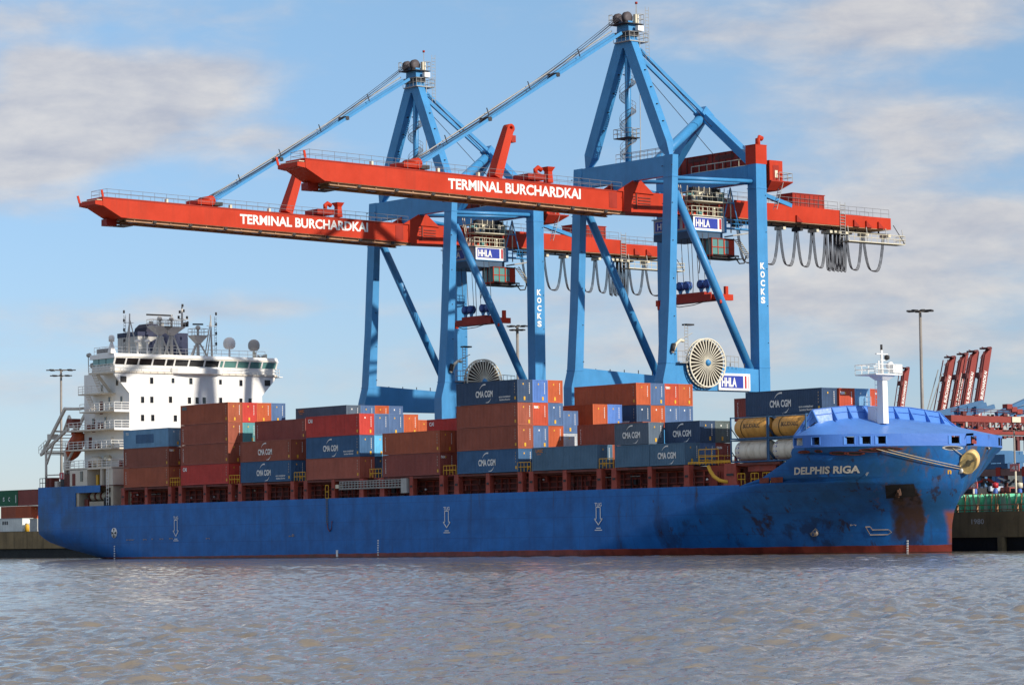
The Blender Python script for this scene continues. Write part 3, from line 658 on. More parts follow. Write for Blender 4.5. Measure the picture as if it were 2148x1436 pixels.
# clutter along the side passage
mb = MB(); lamps = MB()
for k in range(150):
    x = random.uniform(-80, 55); y = random.uniform(1.6, 2.3); z = random.choice((7.7, 7.7, 8.4, 9.1)); q = random.random()
    if q < .45: mb.box(x, x+random.uniform(.2, .7), y, y+.3, z, z+random.uniform(.2, .7), random.choice((DECKRED, DECKRED, DARK, DECKDK)))
    elif q < .8: mb.tube((x, y, 7.7), (x, y, 9.6), .07, random.choice((DECKRED, DARK, FAIR)), 6)
    elif q < .9: mb.tube((x, y, z+.3), (x+random.uniform(1, 3), y, z+.3), .06, random.choice((DECKRED, GALV)), 6)
    else: lamps.lathe((x, y, z+1.0), 'Y', [(0, -.1), (.13, -.1), (.13, .1), (0, .1)], random.choice((WHITE, WHITE, CREAM)), 8)
mb.build_each('deck_fitting', ship); lamps.build_each('deck_lamp', ship)
mb = MB(); mb.box(44, 57.5, 2.3, 2.55, 7.7, 10.3, DECKRED); mb.box(50.2, 58, .5, 28.5, 10.0, 10.35, DECKRED); mb.box(58, 60.4, 2.0, 27, 10.0, 10.35, DECKRED); mb.box(52.5, 57, .45, .7, 9.4, 10.0, DECKRED)
mb.path([(46.2, .2, 10.2), (46.6, .15, 9.6), (47.2, .1, 9.0), (48.2, .1, 8.5), (49.6, .1, 8.3)], .22, YELLOW, 6)
for x in (51, 53.2, 55.1): mb.rail([(x, .2, 7.9), (x+1.2, .2, 7.9)], YELLOW, 1.3, .6, .05)
mb.build_each('forward_bulkhead', ship)
# stowed accommodation ladder and pilot rope ladder
mb = MB(); x0, x1 = -25.2, -11.6; y = -.12
for z in (9.1, 9.42, 9.75, 10.02): mb.box(x0, x1, y-.04, y+.04, z, z+.09, GALV)
for x in np.arange(x0, x1+.1, .68): mb.box(x, x+.06, y-.06, y+.06, 9.05, 10.12, GALV)
mb.box(x0-.3, x1, y+.05, y+.75, 9.0, 9.08, GALV); mb.box(x1, x1+1.2, y-.1, y+.6, 8.3, 10.2, GALV); mb.box(x0-.9, x0-.2, y-.05, y+.6, 9.2, 9.7, CREAM); mb.build('accommodation_ladder', ship)
mb = MB(); x = -28.0
mb.box(x-.35, x+.35, -.2, .3, 7.9, 8.0, YELLOW); mb.rail([(x-.35, -.2, 7.95), (x+.35, -.2, 7.95)], YELLOW, 1.7, .7, .05); mb.ladder((x, -.22, 4.5), (x, -.22, 8.0), (1, 0, 0), paint('old_rope', (.2, .16, .08), .9), .35, .03, .35)
mb.path([(x+.1, -.25, 4.6), (x+.2, -.25, 3.9), (x+.6, -.25, 3.5), (x+1.0, -.25, 3.9), (x+1.15, -.25, 4.9)], .06, FAIR, 5); mb.build('pilot_ladder', ship)
mb = MB(); mb.lathe((-9.9, .5, 7.92), 'Z', [(0, 0), (.3, 0), (.3, .95), (0, .95)], paint('drum_blue', (.03, .06, .45), .4), 12); mb.build('oil_drum', ship)

# ------------------------------------------------------------------ bridge house
HX = -82.3; HY0, HY1 = 2.8, 26.7
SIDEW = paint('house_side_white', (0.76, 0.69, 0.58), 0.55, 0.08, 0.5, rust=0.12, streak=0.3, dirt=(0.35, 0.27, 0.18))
mb = MB(); mb.box(-95.2, HX, HY0, HY1, 13.7, 27.9, WHITE); mb.box(-92.2, HX, HY0+.02, HY1-.02, 11.0, 13.7, WHITE); house = mb.build('superstructure', ship)
def hwin(px, py, w=.75, h=1.15):
    p = at(px, py, 'X', HX); f = MB(); f.box(HX, HX+.06, p.y-w/2-.08, p.y+w/2+.08, p.z-h/2-.08, p.z+h/2+.08, WHITE); f.box(HX+.06, HX+.07, p.y-w/2, p.y+w/2, p.z-h/2, p.z+h/2, BLACKG); f.build('window', house)
for x, y in ((317.7, 798), (362.5, 798), (400, 799), (462, 801), (505, 803), (298.7, 838), (318, 838), (357.3, 837.8), (397, 839.5), (413, 839.5), (428, 839.5), (462.5, 840), (505, 841.5), (524, 841.5), (298.7, 876), (367.5, 877), (320, 876), (413, 878)): hwin(x, y, .58, .95) if x not in (362.5, 462) else hwin(x, y, .5, .75)
def swin(px, py, w=.5, h=.95):
    p = at(px, py, 'Y', HY0); f = MB(); f.box(p.x-w/2-.07, p.x+w/2+.07, HY0-.06, HY0, p.z-h/2-.07, p.z+h/2+.07, SIDEW); f.box(p.x-w/2, p.x+w/2, HY0-.07, HY0-.06, p.z-h/2, p.z+h/2, BLACKG); f.build('window', house)
for x, y in ((230, 839), (255, 838), (246, 801), (214, 814), (222, 881), (196, 884)): swin(x, y)
def door(px, py, w=.8, h=1.9, mat=None):
    p = at(px, py, 'Y', HY0); f = MB(); f.box(p.x-w/2, p.x+w/2, HY0-.06, HY0, p.z-h/2, p.z+h/2, mat or FAIR); d = f.build('door', house)
    f = MB(); f.box(p.x+w*.25, p.x+w*.32, HY0-.12, HY0-.06, p.z-.1, p.z+.1, GALV); f.build('handle', d)
door(213, 855); door(197, 893); door(236, 930, mat=SIDEW); door(190, 930)
# balconies on the starboard side (and their twins to port)
BALC = [(24.85, -92.6, -86.2), (22.15, -92.2, HX), (19.45, -95.5, HX), (16.55, -95.5, -83.2), (13.72, -96.5, -83.2)]
for sd in (0, 1):
    Y = (lambda y: y) if not sd else (lambda y: 2*YC-y)
    for i, (z, xa, xb) in enumerate(BALC):
        mb = MB(); ya, yb = sorted((Y(.15), Y(HY0))); mb.box(xa, xb, ya, yb, z-.22, z, SIDEW)
        if xb == HX: mb.box(xb, xb+.05, ya, yb, z-.35, z+.02, WHITE)
        b = mb.build('balcony', house)
        mb = MB(); pts = [(xa, Y(.2), z), (xb-.05, Y(.2), z)]; 
        if i: pts.append((xb-.05, Y(HY0), z))
        mb.rail(pts, WHITE, 1.1, 1.35, .05, (1.0, .62, .3)); mb.build_each('railing', b)
# fittings on the balconies: life-rings, pipes, lockers
mb = MB()
for (x, z, w, h, m) in ((-93.4, 13.75, .5, 1.0, FAIR), (-92.4, 13.75, .35, .9, FAIR), (-84.6, 13.75, .4, .9, FAIR), (-91.4, 16.6, .6, .8, FAIR), (-88.4, 16.6, .9, .5, SIDEW), (-90.5, 19.5, .8, 1.0, FAIR), (-93.6, 19.5, .9, .8, FAIR), (-87.5, 22.2, .6, .6, SIDEW)): mb.box(x, x+w, HY0-.5, HY0-.05, z, z+h, m)
mb.build_each('locker', house)
mb = MB(); mb.lathe((-91, 1.5, 14.8), 'X', [(0, 0), (.5, .15), (.62, .5), (.62, 2.0), (.5, 2.35), (0, 2.5)], SIDEW, 16); mb.lathe((-87.4, 1.7, 15.1), 'X', [(0, 0), (.4, .1), (.4, 1.2), (0, 1.3)], CREAM, 14)
for x in (-90.4, -88.9): mb.box(x, x+.2, 1.1, 1.9, 13.72, 14.5, SIDEW)
mb.build_each('liferaft_canister', house)
# lower block at the ship's side
mb = MB(); mb.box(-95.0, -90.0, .1, HY0+.1, 11.0, 13.5, SIDEW); mb.box(-86.2, -85.9, .1, .5, 11, 13.5, SIDEW); mb.box(-84.6, -82.9, .2, 2.8, 10.6, 13.5, SIDEW)
mb.box(-94.2, -93.4, .02, .1, 11.1, 12.9, FAIR); mb.box(-91.9, -91.2, .02, .1, 11.7, 13.2, BLACKG); mb.box(-95.0, -82.9, .1, HY0, 13.42, 13.5, SIDEW)
mb.box(-90, -85, HY0-.1, HY0+.02, 11.0, 13.4, SIDEW); mb.box(-88.6, -88.1, .8, 1.1, 11.0, 12.6, YELLOW); mb.box(-87.3, -86.7, 2.4, 2.7, 11.0, 12.9, FAIR); mb.build('side_house', house)
mb = MB(); mb.ladder((-84.2, .1, 8), (-84.2, .1, 13.5), (1, 0, 0), WHITE, .6, .04); mb.ladder((-88.6, .6, 22.2), (-90.8, .6, 24.8), (0, 1, 0), SIDEW, .8, .05, .3); mb.ladder((-87.6, 1.2, 24.9), (-89.6, 1.2, 27.7), (0, 1, 0), SIDEW, .8, .05, .3); mb.build_each('stairway', house)
# things inside the recessed mooring deck
mb = MB(); mb.box(-93, -82.3, 3.0, 3.1, 7.7, 10.9, INNER); mb.box(-92.95, -92.2, 0, 3, 7.7, 10.0, INNER); mb.box(-83.3, -82.6, .1, 2.8, 7.7, 10.9, INNER); mb.box(-90, -86, .5, 2.6, 7.7, 8.6, INNER)
for k in range(14): mb.lathe((-91.2+k*.55, 1.6, 9.4), 'X', [(.2, 0), (.62, .04), (.62, .14), (.2, .18), (.2, .55)], CREAM if k % 3 else FAIR, 14)
mb.tube((-92, 1.6, 9.4), (-83, 1.6, 9.4), .25, FAIR, 10); mb.box(-91.6, -90.6, .6, 1.1, 7.7, 9.0, FAIR); mb.box(-86, -84.4, .6, 1.4, 7.7, 9.2, DARK); mb.build_each('mooring_winch', ship)
# navigation bridge: full-width wheelhouse on wings
mb = MB(); BX = HX+.25; WY0, WY1 = .1, 29.4
mb.box(-89.5, BX, WY0, WY1, 27.62, 27.9, SIDEW)                                             # wing deck
mb.box(-88.8, BX-.35, WY0+.25, WY1-.25, 27.9, 28.85, WHITE)                                 # below the windows
mb.zloft([(29.8, -89.0, BX+.25, WY0-.1, WY1+.1), (30.5, -89.0, BX-.1, WY0, WY1)], WHITE)    # roof fascia
mb.box(-88.6, BX-.9, 1.2, 28.3, 28.85, 29.8, DARK)
# rounded balcony amidships
for s in range(12):
    a0, a1 = s/12, (s+1)/12; y0, y1 = 10.2+a0*9.0, 10.2+a1*9.0; q0 = BX+.25+.75*math.sin(math.pi*a0)**.6 if 0 < a0 < 1 else BX; q1 = BX+.25+.75*math.sin(math.pi*a1)**.6 if 0 < a1 < 1 else BX
    mb.loft([[(BX-.6, y0, 27.55), (q0, y0, 27.75), (q0, y0, 28.55), (BX-.6, y0, 28.55)], [(BX-.6, y1, 27.55), (q1, y1, 27.75), (q1, y1, 28.55), (BX-.6, y1, 28.55)]], WHITE)
bridge = mb.build('wheelhouse', ship)
def bwindow(y0, y1, mat, zt=29.8, zb=28.86):
    f = MB(); f.loft([[(BX-.32, y0, zb), (BX-.32, y1, zb), (BX+.12, y1+.05, zt), (BX+.12, y0+.05, zt)], [(BX-.42, y0, zb), (BX-.42, y1, zb), (BX+.02, y1+.05, zt), (BX+.02, y0+.05, zt)]], mat); w = f.build('bridge_window', bridge)
yw = [0.15]+[at(x, 765, 'X', BX-.2).y for x in (263, 290, 319, 347, 365, 395, 428, 459, 468, 496, 522, 548)]+[29.3]
for a, b in zip(yw, yw[1:]): bwindow(a+.16, b-.16, BLACKG if b < 19.2 else GREENG)
mb = MB()
for a in yw: mb.beam((BX-.36, a, 28.8), (BX+.12, a, 29.85), .26, .16, WHITE, up=(1, 0, 0))
mb.build_each('window_post', bridge)
for y, nm in ((WY0+.2, 0), (WY1-.2, 1)):
    for k, (xa, xb) in enumerate(((-84.6, -82.6), (-86.6, -84.8), (-88.4, -86.8))):
        f = MB(); f.box(xa, xb, y-.05, y+.05, 28.86, 29.8, GREENG); f.build('wing_window', bridge)
mb = MB()                                                                                    # sloping brackets under the wings
for s in (0, 1):
    f = (lambda y: y) if not s else (lambda y: 2*YC-y)
    mb.slab([(HX-.02, f(HY0), 24.6), (HX-.02, f(HY0), 27.6), (HX-.02, f(.3), 27.6), (HX-.02, f(.3), 27.2)], (-.35, 0, 0), WHITE)
    mb.beam((-87.5, f(HY0), 24.9), (-87.5, f(.5), 27.5), .5, .3, SIDEW)
    mb.box(HX-.03, HX+.02, *sorted((f(1.25), f(2.3))), 26.2, 27.1, DARK)
mb.build_each('wing_bracket', bridge)
mb = MB(); mb.rail([(BX+.1, WY0, 27.9), (-89.4, WY0, 27.9)], WHITE, 1.05, 1.0, .05, (1.0, .6, .3)); mb.rail([(BX+.3, .2, 27.75), (BX+.3, 10.2, 27.75)], WHITE, .95, 1.2, .035); mb.rail([(BX+.3, 19.3, 27.75), (BX+.3, 29.3, 27.75)], WHITE, .95, 1.2, .035)
mb.rail([(BX+.6, 29.4, 27.75), (-89.4, 29.4, 27.75)], WHITE, 1.0, 1.0, .045); mb.box(-89, BX+.6, 29.3, 30.0, 27.5, 27.62, WHITE)
mb.rail([(-84, 1, 30.5), (-84, 28.5, 30.5)], WHITE, 1.1, 1.6, .04); mb.rail([(-88.6, .6, 30.5), (-84, .6, 30.5)], WHITE, 1.1, 1.5, .04); mb.tube((BX+.3, .2, 29.98), (BX+.3, 29.2, 29.98), .05, CREAM, 5); mb.build_each('bridge_railing', bridge)
mb = MB()                                                                                    # searchlights and gear at the wing ends
mb.lathe((-89.2, .5, 29.0), 'X', [(0, 0), (.38, .05), (.42, .5), (0, .55)], GALV, 12); mb.tube((-89.0, .5, 27.9), (-89.0, .5, 29.2), .08, GALV); mb.lathe((-90.2, .4, 30.6), 'X', [(0, 0), (.3, .1), (.34, .6), (0, .62)], GALV, 12); mb.tube((-89.9, .4, 28), (-90, .4, 30.6), .07, GALV)
for k in range(10): mb.box(-84.6+random.uniform(-.3, .3), -84.2, 26.6+k*.25, 26.75+k*.25, 30.5, 30.8+random.random()*.9, random.choice((GALV, CREAM, WHITE)))
for k in range(14): mb.tube((-86.6+k*.22, .2, 30.5), (-86.5+k*.22+random.uniform(-.2, .2), .2, 31.1+random.random()*.4), .04, WHITE, 4)
mb.build_each('searchlight', bridge)
mb = MB(); mb.box(-87.2, -83.4, .15, .25, 30.55, 31.35, WHITE); mb.box(-87.0, -83.6, .12, .15, 30.75, 31.2, paint('name_board', (.06, .055, .07), .6)); mb.text('DELPHIS RIGA', (-86.9, .1, 30.86), (1, 0, 0), (0, 0, 1), .24, LETTER, 3.2); mb.build('name_board', bridge)
# roof: radomes, masts, funnel
def dome(px, py, r, hstem, X, nm, mat):
    p = at(px, py, 'X', X); m = MB(); m.lathe((p.x, p.y, p.z), 'Z', [(0, -r*.95), (r*.6, -r*.9), (r*.93, -r*.55), (r, 0), (r*.93, r*.42), (r*.7, r*.75), (r*.35, r*.95), (0, r)], mat, 20); m.tube((p.x, p.y, 30.5), (p.x, p.y, p.z-r*.9), .16, WHITE, 8, .12); return m.build(nm, ship)
dome(481, 720, .95, 1, -83.2, 'satellite_dome', WHITE); dome(532.5, 724, .92, 1, -84.5, 'satellite_dome', paint('dome_grey', (.42, .40, .38), .5)); 
mb = MB(); p = at(234, 710, 'X', -83.0); mb.lathe((p.x, p.y, p.z), 'Z', [(0, -.5), (.42, -.45), (.46, .2), (.3, .5), (0, .55)], WHITE, 16); mb.zloft([(30.5, p.x-.5, p.x+.5, p.y-.45, p.y+.45), (p.z-.5, p.x-.14, p.x+.14, p.y-.14, p.y+.14)], WHITE); mb.build('satellite_dome', ship)
for px in (288.5, 309): 
    p = at(px, 715, 'X', -83.2); mb = MB(); mb.tube((p.x, p.y, 30.5), (p.x, p.y, p.z), .16, WHITE, 8, .12); mb.lathe((p.x, p.y, p.z), 'Z', [(0, -.2), (.42, -.15), (.42, .1), (0, .28)], WHITE, 14); mb.build('gyro_dome', ship)
MASTW = paint('mast_white', (.62, .60, .56), .55, .12, 1.0, rust=.15, streak=.35, dirt=(.25, .2, .14))
def radar_mast(px0, X, zt, plat_w, tall, nm, scan_w, funnel_plat=True):
    p = at(px0, 737, 'X', X); x, y = p.x, p.y; m = MB()
    m.tube((x, y, 30.5), (x, y, zt), .26, MASTW, 10, .2)
    for dy, dx in ((-1.5, .3), (1.5, .3), (0, -1.6)): m.tube((x+dx, y+dy, 30.5), (x, y, zt-.6), .13, MASTW, 6)
    m.tube((x+.2, y-.95, 32.0), (x+.2, y+.95, 32.0), .07, MASTW, 6); m.tube((x+.2, y-.6, 33.1), (x+.2, y+.6, 33.1), .07, MASTW, 6)
    m.zloft([(zt-1.2, x-.3, x+.3, y-.3, y+.3), (zt, x-.9, x+.9, y-plat_w, y+plat_w), (zt+.1, x-.9, x+.9, y-plat_w, y+plat_w)], MASTW)
    q = m.build(nm, ship)
    r = MB(); pl = [(x-.9, y-plat_w, zt+.1), (x+.9, y-plat_w, zt+.1), (x+.9, y+plat_w, zt+.1), (x-.9, y+plat_w, zt+.1), (x-.9, y-plat_w, zt+.1)]; r.rail(pl, MASTW, 1.0, .8, .035); r.build_each('railing', q)
    s = MB(); s.tube((x, y, zt), (x, y, zt+1.1), .16, MASTW, 8); s.lathe((x, y, zt+1.0), 'Z', [(0, 0), (.35, .02), (.4, .35), (.2, .6), (0, .62)], MASTW, 14); s.beam((x+scan_w[0], y-scan_w[1], zt+1.75), (x-scan_w[0], y+scan_w[1], zt+1.85), .16, .24, MASTW if tall else DARK); s.build('radar_scanner', q)
    if tall:
        t = MB(); yy = y+1.9; t.tube((x, yy, zt), (x, yy, zt+2.9), .2, MASTW, 8, .14); t.tube((x, yy, zt+2.9), (x, yy, zt+3.3), .1, DARK, 6); t.box(x-.1, x+.1, yy-.7, yy+1.1, zt+1.3, zt+1.4, MASTW)
        for dy, z in ((-.6, 1.4), (.9, 1.4), (1.0, .6), (-.4, 2.2), (.3, 2.4), (.1, 3.2)): t.lathe((x, yy+dy, zt+z), 'Z', [(0, 0), (.17, .02), (.17, .42), (0, .45)], DARK, 8)
        t.lathe((x, yy+.6, zt+.2), 'Z', [(0, 0), (.5, .02), (.5, .6), (0, .7)], DARK, 10); t.build_each('signal_light', q)
    return q
radar_mast(335, -83.6, 34.75, 1.7, False, 'radar_mast', (.5, 2.6)); m2 = radar_mast(360, -83.6, 34.75, 1.9, True, 'radar_mast', (.05, .1)); radar_mast(415.5, -83.6, 33.6, 1.2, False, 'radar_mast', (.3, 1.1))
def ladder_mast(px0, X, zt, side):
    p = at(px0, 735, 'X', X); x, y = p.x, p.y; m = MB(); m.tube((x, y, 30.5), (x, y+side*.2, zt), .17, MASTW, 8, .1); m.tube((x+.3, y+side*1.5, 30.5), (x, y+side*.25, zt-1.0), .09, MASTW, 6); m.tube((x-1.3, y, 30.5), (x, y+side*.1, zt-1.6), .09, MASTW, 6)
    m.ladder((x, y-side*.7, 31), (x, y-side*.65, zt-.2), (0, 1, 0), DARK, .3, .03, .4)
    for z in (32.2, 33.8, 35.2): m.box(x-.04, x+.04, *sorted((y-side*.8, y+side*.9)), z, z+.07, MASTW)
    q = m.build('signal_mast', ship); t = MB()
    for z in (32.3, 33.9, 35.3, zt): t.lathe((x, y-side*.8, z), 'Z', [(0, 0), (.15, .02), (.15, .45), (0, .5)], DARK, 8)
    t.build_each('signal_light', q)
ladder_mast(270, -83.8, 36.6, 1); ladder_mast(444.5, -83.8, 36.9, -1)
FUN = paint('funnel_grey', (.50, .49, .46), .5, .1, .6, streak=.4); FUNB = paint('funnel_blue', (.016, .024, .07), .5, .15, .6, streak=.3)
mb = MB(); mb.box(-97, -91.2, 9.9, 18.9, 28, 33.9, FUN); mb.box(-97.05, -91.15, 9.85, 18.95, 33.9, 34.6, FUNB); mb.box(-91.15, -91.1, 14.6, 18.95, 28, 33.9, FUNB); mb.loft([[(-91.1, 11.6, 31.7), (-91.1, 12.0, 33.0), (-91.1, 13.0, 33.5), (-91.1, 13.6, 33.2), (-91.1, 12.8, 32.8), (-91.1, 12.4, 31.5)], [(-91.08, 11.6, 31.7), (-91.08, 12.0, 33.0), (-91.08, 13.0, 33.5), (-91.08, 13.6, 33.2), (-91.08, 12.8, 32.8), (-91.08, 12.4, 31.5)]], FUNB)
fu = mb.build('funnel', ship); mb = MB(); mb.zloft([(34.6, -96, -92.5, 12.2, 14.8), (35.4, -96, -92.5, 12.4, 14.8), (36.0, -95.6, -93, 12.9, 14.6)], paint('soot', (.035, .035, .06), .8)); mb.tube((-93, 15.4, 34.6), (-93, 15.4, 36.2), .35, GALV, 10); mb.tube((-94.4, 14.3, 34.6), (-94.4, 14.3, 36.5), .3, DARK, 10); mb.lathe((-92.6, 14.6, 35.2), 'X', [(0, 0), (.45, 0), (.5, .6), (0, .65)], YELLOW, 12); mb.build_each('exhaust_pipe', fu)

# lifeboat launch frame on the quarter, and the rescue gear round it
LB = paint('davit_white', (.66, .62, .55), .6, .1, .8, rust=.3, streak=.3, dirt=(.3, .22, .15))
mb = MB()
for y in (1.2, 5.2):
    mb.beam((-104.9, y, 16.4), (-98.1, y, 23.0), .35, .45, LB); mb.beam((-105.5, y, 16.1), (-97.2, y, 19.9), .3, .45, LB)
    mb.tube((-98.3, y, 22.9), (-93.4, y, 22.7), .22, LB, 8); mb.tube((-103.9, y, 11), (-103.9, y, 16.6), .2, LB, 8); mb.tube((-98.9, y+.6, 11), (-98.9, y+.6, 16.6), .36, LB, 10)
    mb.beam((-103.7, y, 14.6), (-101.6, y, 17.8), .25, .25, LB); mb.beam((-98.7, y+.6, 14.8), (-95.8, y+.6, 17.4), .25, .3, LB)
    mb.tube((-98.5, y, 19.6), (-97.0, y, 21.8), .2, LB, 6); mb.tube((-97, y, 21.8), (-95.3, y, 19.6), .2, LB, 6)
for x, z in ((-104.9, 16.4), (-101.6, 19.6), (-98.1, 23.0)): mb.tube((x, 1.2, z), (x, 5.2, z), .16, LB, 6)
for k in range(8): mb.box(-105.4+k*1.03, -105.15+k*1.03, .95, 5.3, 16.1+k*.47, 16.22+k*.47, LB)
mb.tube((-103.9, 1.2, 12.9), (-99.0, 1.2, 12.9), .1, LB, 6); mb.box(-98.4, -95, 1.0, 3.2, 13.55, 13.7, LB); mb.box(-97.6, -95.3, .3, 5, 16.4, 16.55, LB); mb.box(-96.6, -95, .3, 5, 19.25, 19.4, LB)
fr_ = mb.build('lifeboat_ramp', ship)
mb = MB(); mb.rail([(-105.6, .9, 16.3), (-103.4, .9, 17.3)], LB, 1.0, .8, .045); mb.rail([(-97.6, .3, 16.55), (-95.5, .3, 16.55)], LB, 1.1, 1.0, .04); mb.rail([(-96.6, .3, 19.4), (-95.5, .3, 19.4)], LB, 1.1, .6, .04); mb.rail([(-98.4, 1.0, 13.7), (-95.2, 1.0, 13.7)], LB, 1.0, 1.0, .045); mb.rail([(-104, .15, 11), (-101.5, .15, 11)], DARK, 1.4, .8, .05); mb.build_each('railing', fr_)
mb = MB()
for x, z, w, h, m in ((-103.6, 11, 1.6, 1.5, FAIR), (-101.0, 11, .8, .9, LB), (-99.2, 11, .9, 1.2, DARK), (-98.2, 11, 1.8, 1.9, DECKDK), (-96.8, 16.6, .9, .9, FAIR), (-97.4, 20.0, 1.7, 1.3, FAIR), (-103.2, 18.4, 1.0, .8, LB)): mb.box(x, x+w, 1.0, 2.4, z, z+h, m)
mb.box(-99.6, -98.4, 1.0, 1.06, 12.2, 13.2, SIGNRED); mb.text('8', (-99.2, .98, 12.4), (1, 0, 0), (0, 0, 1), .62, LETTER, .42, .03); mb.build_each('winch', fr_)
def lifeboat():
    o = empty('lifeboat', (-97.9, 2.6, 16.8)); tag(o, 'orange enclosed lifeboat hanging nose down in the white ramp at the stern', 'lifeboat')
    OR = paint('lifeboat_orange', (.55, .105, .035), .5, .15, .8, streak=.4); m = MB(); d = Vector((-.72, 0, -.69)).normalized(); n = Vector((-d.z, 0, d.x)); n = n if n.z > 0 else -n; c = Vector((-97.6, 2.6, 17.2)); rs = []
    for t, w, hu, hd in ((-2.7, .15, .2, .2), (-2.4, .8, .7, .7), (-1.5, 1.15, 1.2, 1.1), (0, 1.25, 1.3, 1.3), (1.3, 1.1, .9, 1.25), (2.2, .65, .5, .9), (2.8, .1, .1, .2)):
        rs.append([c+d*t+Vector((0, w*math.cos(a), 0))+n*(math.sin(a)*(hu if math.sin(a) > 0 else hd)) for a in np.linspace(0, 2*math.pi, 16, endpoint=False)])
    m.loft(rs, OR, True, True); h = m.build('hull', o); m = MB(); q = c+d*-1.6+n*1.2; m.box(q.x-.5, q.x+.5, 2.0, 3.2, q.z-.3, q.z+.5, OR); m.box(q.x-.52, q.x+.52, 1.98, 3.22, q.z+.05, q.z+.28, BLACKG); m.build('cockpit', o)
    m = MB(); m.path([c+d*t+Vector((0, -1.27, 0)) for t in (-1.2, -.5, 0, .5, 1.0)], .06, FAIR, 5); m.build('grab_line', o)
lifeboat()

# ------------------------------------------------------------------ containers
def cpaint(n, rgb, **k):
    rgb = tuple(min(.8, c*1.3) for c in rgb); return paint('container_'+n, rgb, .55, .14, .5, rust=k.get('rust', .28), streak=k.get('streak', .4), dirt=tuple(c*.35 for c in rgb), rustc=(.10, .04, .02), rand=.05)
CC = dict(brown=cpaint('brown', (.255, .064, .034)), rust=cpaint('rust', (.31, .074, .030)), orange=cpaint('orange', (.40, .078, .021)), dkbrown=cpaint('dark_brown', (.20, .056, .032)), lbrown=cpaint('light_brown', (.33, .085, .050)),
    red=cpaint('red', (.42, .035, .024)), redor=cpaint('red_orange', (.40, .055, .020)), maroon=cpaint('maroon', (.22, .050, .036)), navy=cpaint('navy', (.026, .056, .115)), blue=cpaint('blue', (.030, .092, .195)), pblue=cpaint('periwinkle', (.065, .122, .245)), bblue=cpaint('bright_blue', (.07, .16, .42)),
    sky=cpaint('sky_blue', (.10, .38, .70)), grey=cpaint('blue_grey', (.13, .27, .42)), slate=cpaint('slate', (.075, .105, .145)), pale=cpaint('pale_grey', (.38, .42, .46)), teal=cpaint('teal', (.09, .26, .28)), olive=cpaint('grey_green', (.085, .11, .11)), cream=cpaint('cream', (.62, .55, .42)), green=cpaint('green', (.02, .12, .055)), white=cpaint('white', (.66, .63, .56)), gblue=cpaint('worn_blue', (.065, .135, .21), rust=.35))
FRAMEC = {}
def cma(mb, L, h, scale=1.0, eco=False, y=-.012, x=None):
    cx = L*.5 if x is None else x; w = 3.4*scale; hh = .78*scale; zc = h*.46; U = (1, 0, 0); V = (0, 0, 1)
    mb.text('CMA CGM', (cx-w/2, y, zc-hh/2), U, V, hh, LETTER, w, .035)
    mb.arc((cx+.1*scale, y, zc+.02), U, V, 1.15*scale, 150, 80, .03, .2*scale, LETTER); mb.arc((cx+.35*scale, y, zc-.02), U, V, 1.15*scale, -30, -92, .03, .2*scale, LETTER)
    if eco: mb.text('eco-container', (L*.70, y, zc-.62), U, V, .26, LETTER, 2.3, .02); mb.text('bamboo flooring', (L*.71, y, zc-.98), U, V, .24, LETTER, 2.1, .02)
_seen = set()
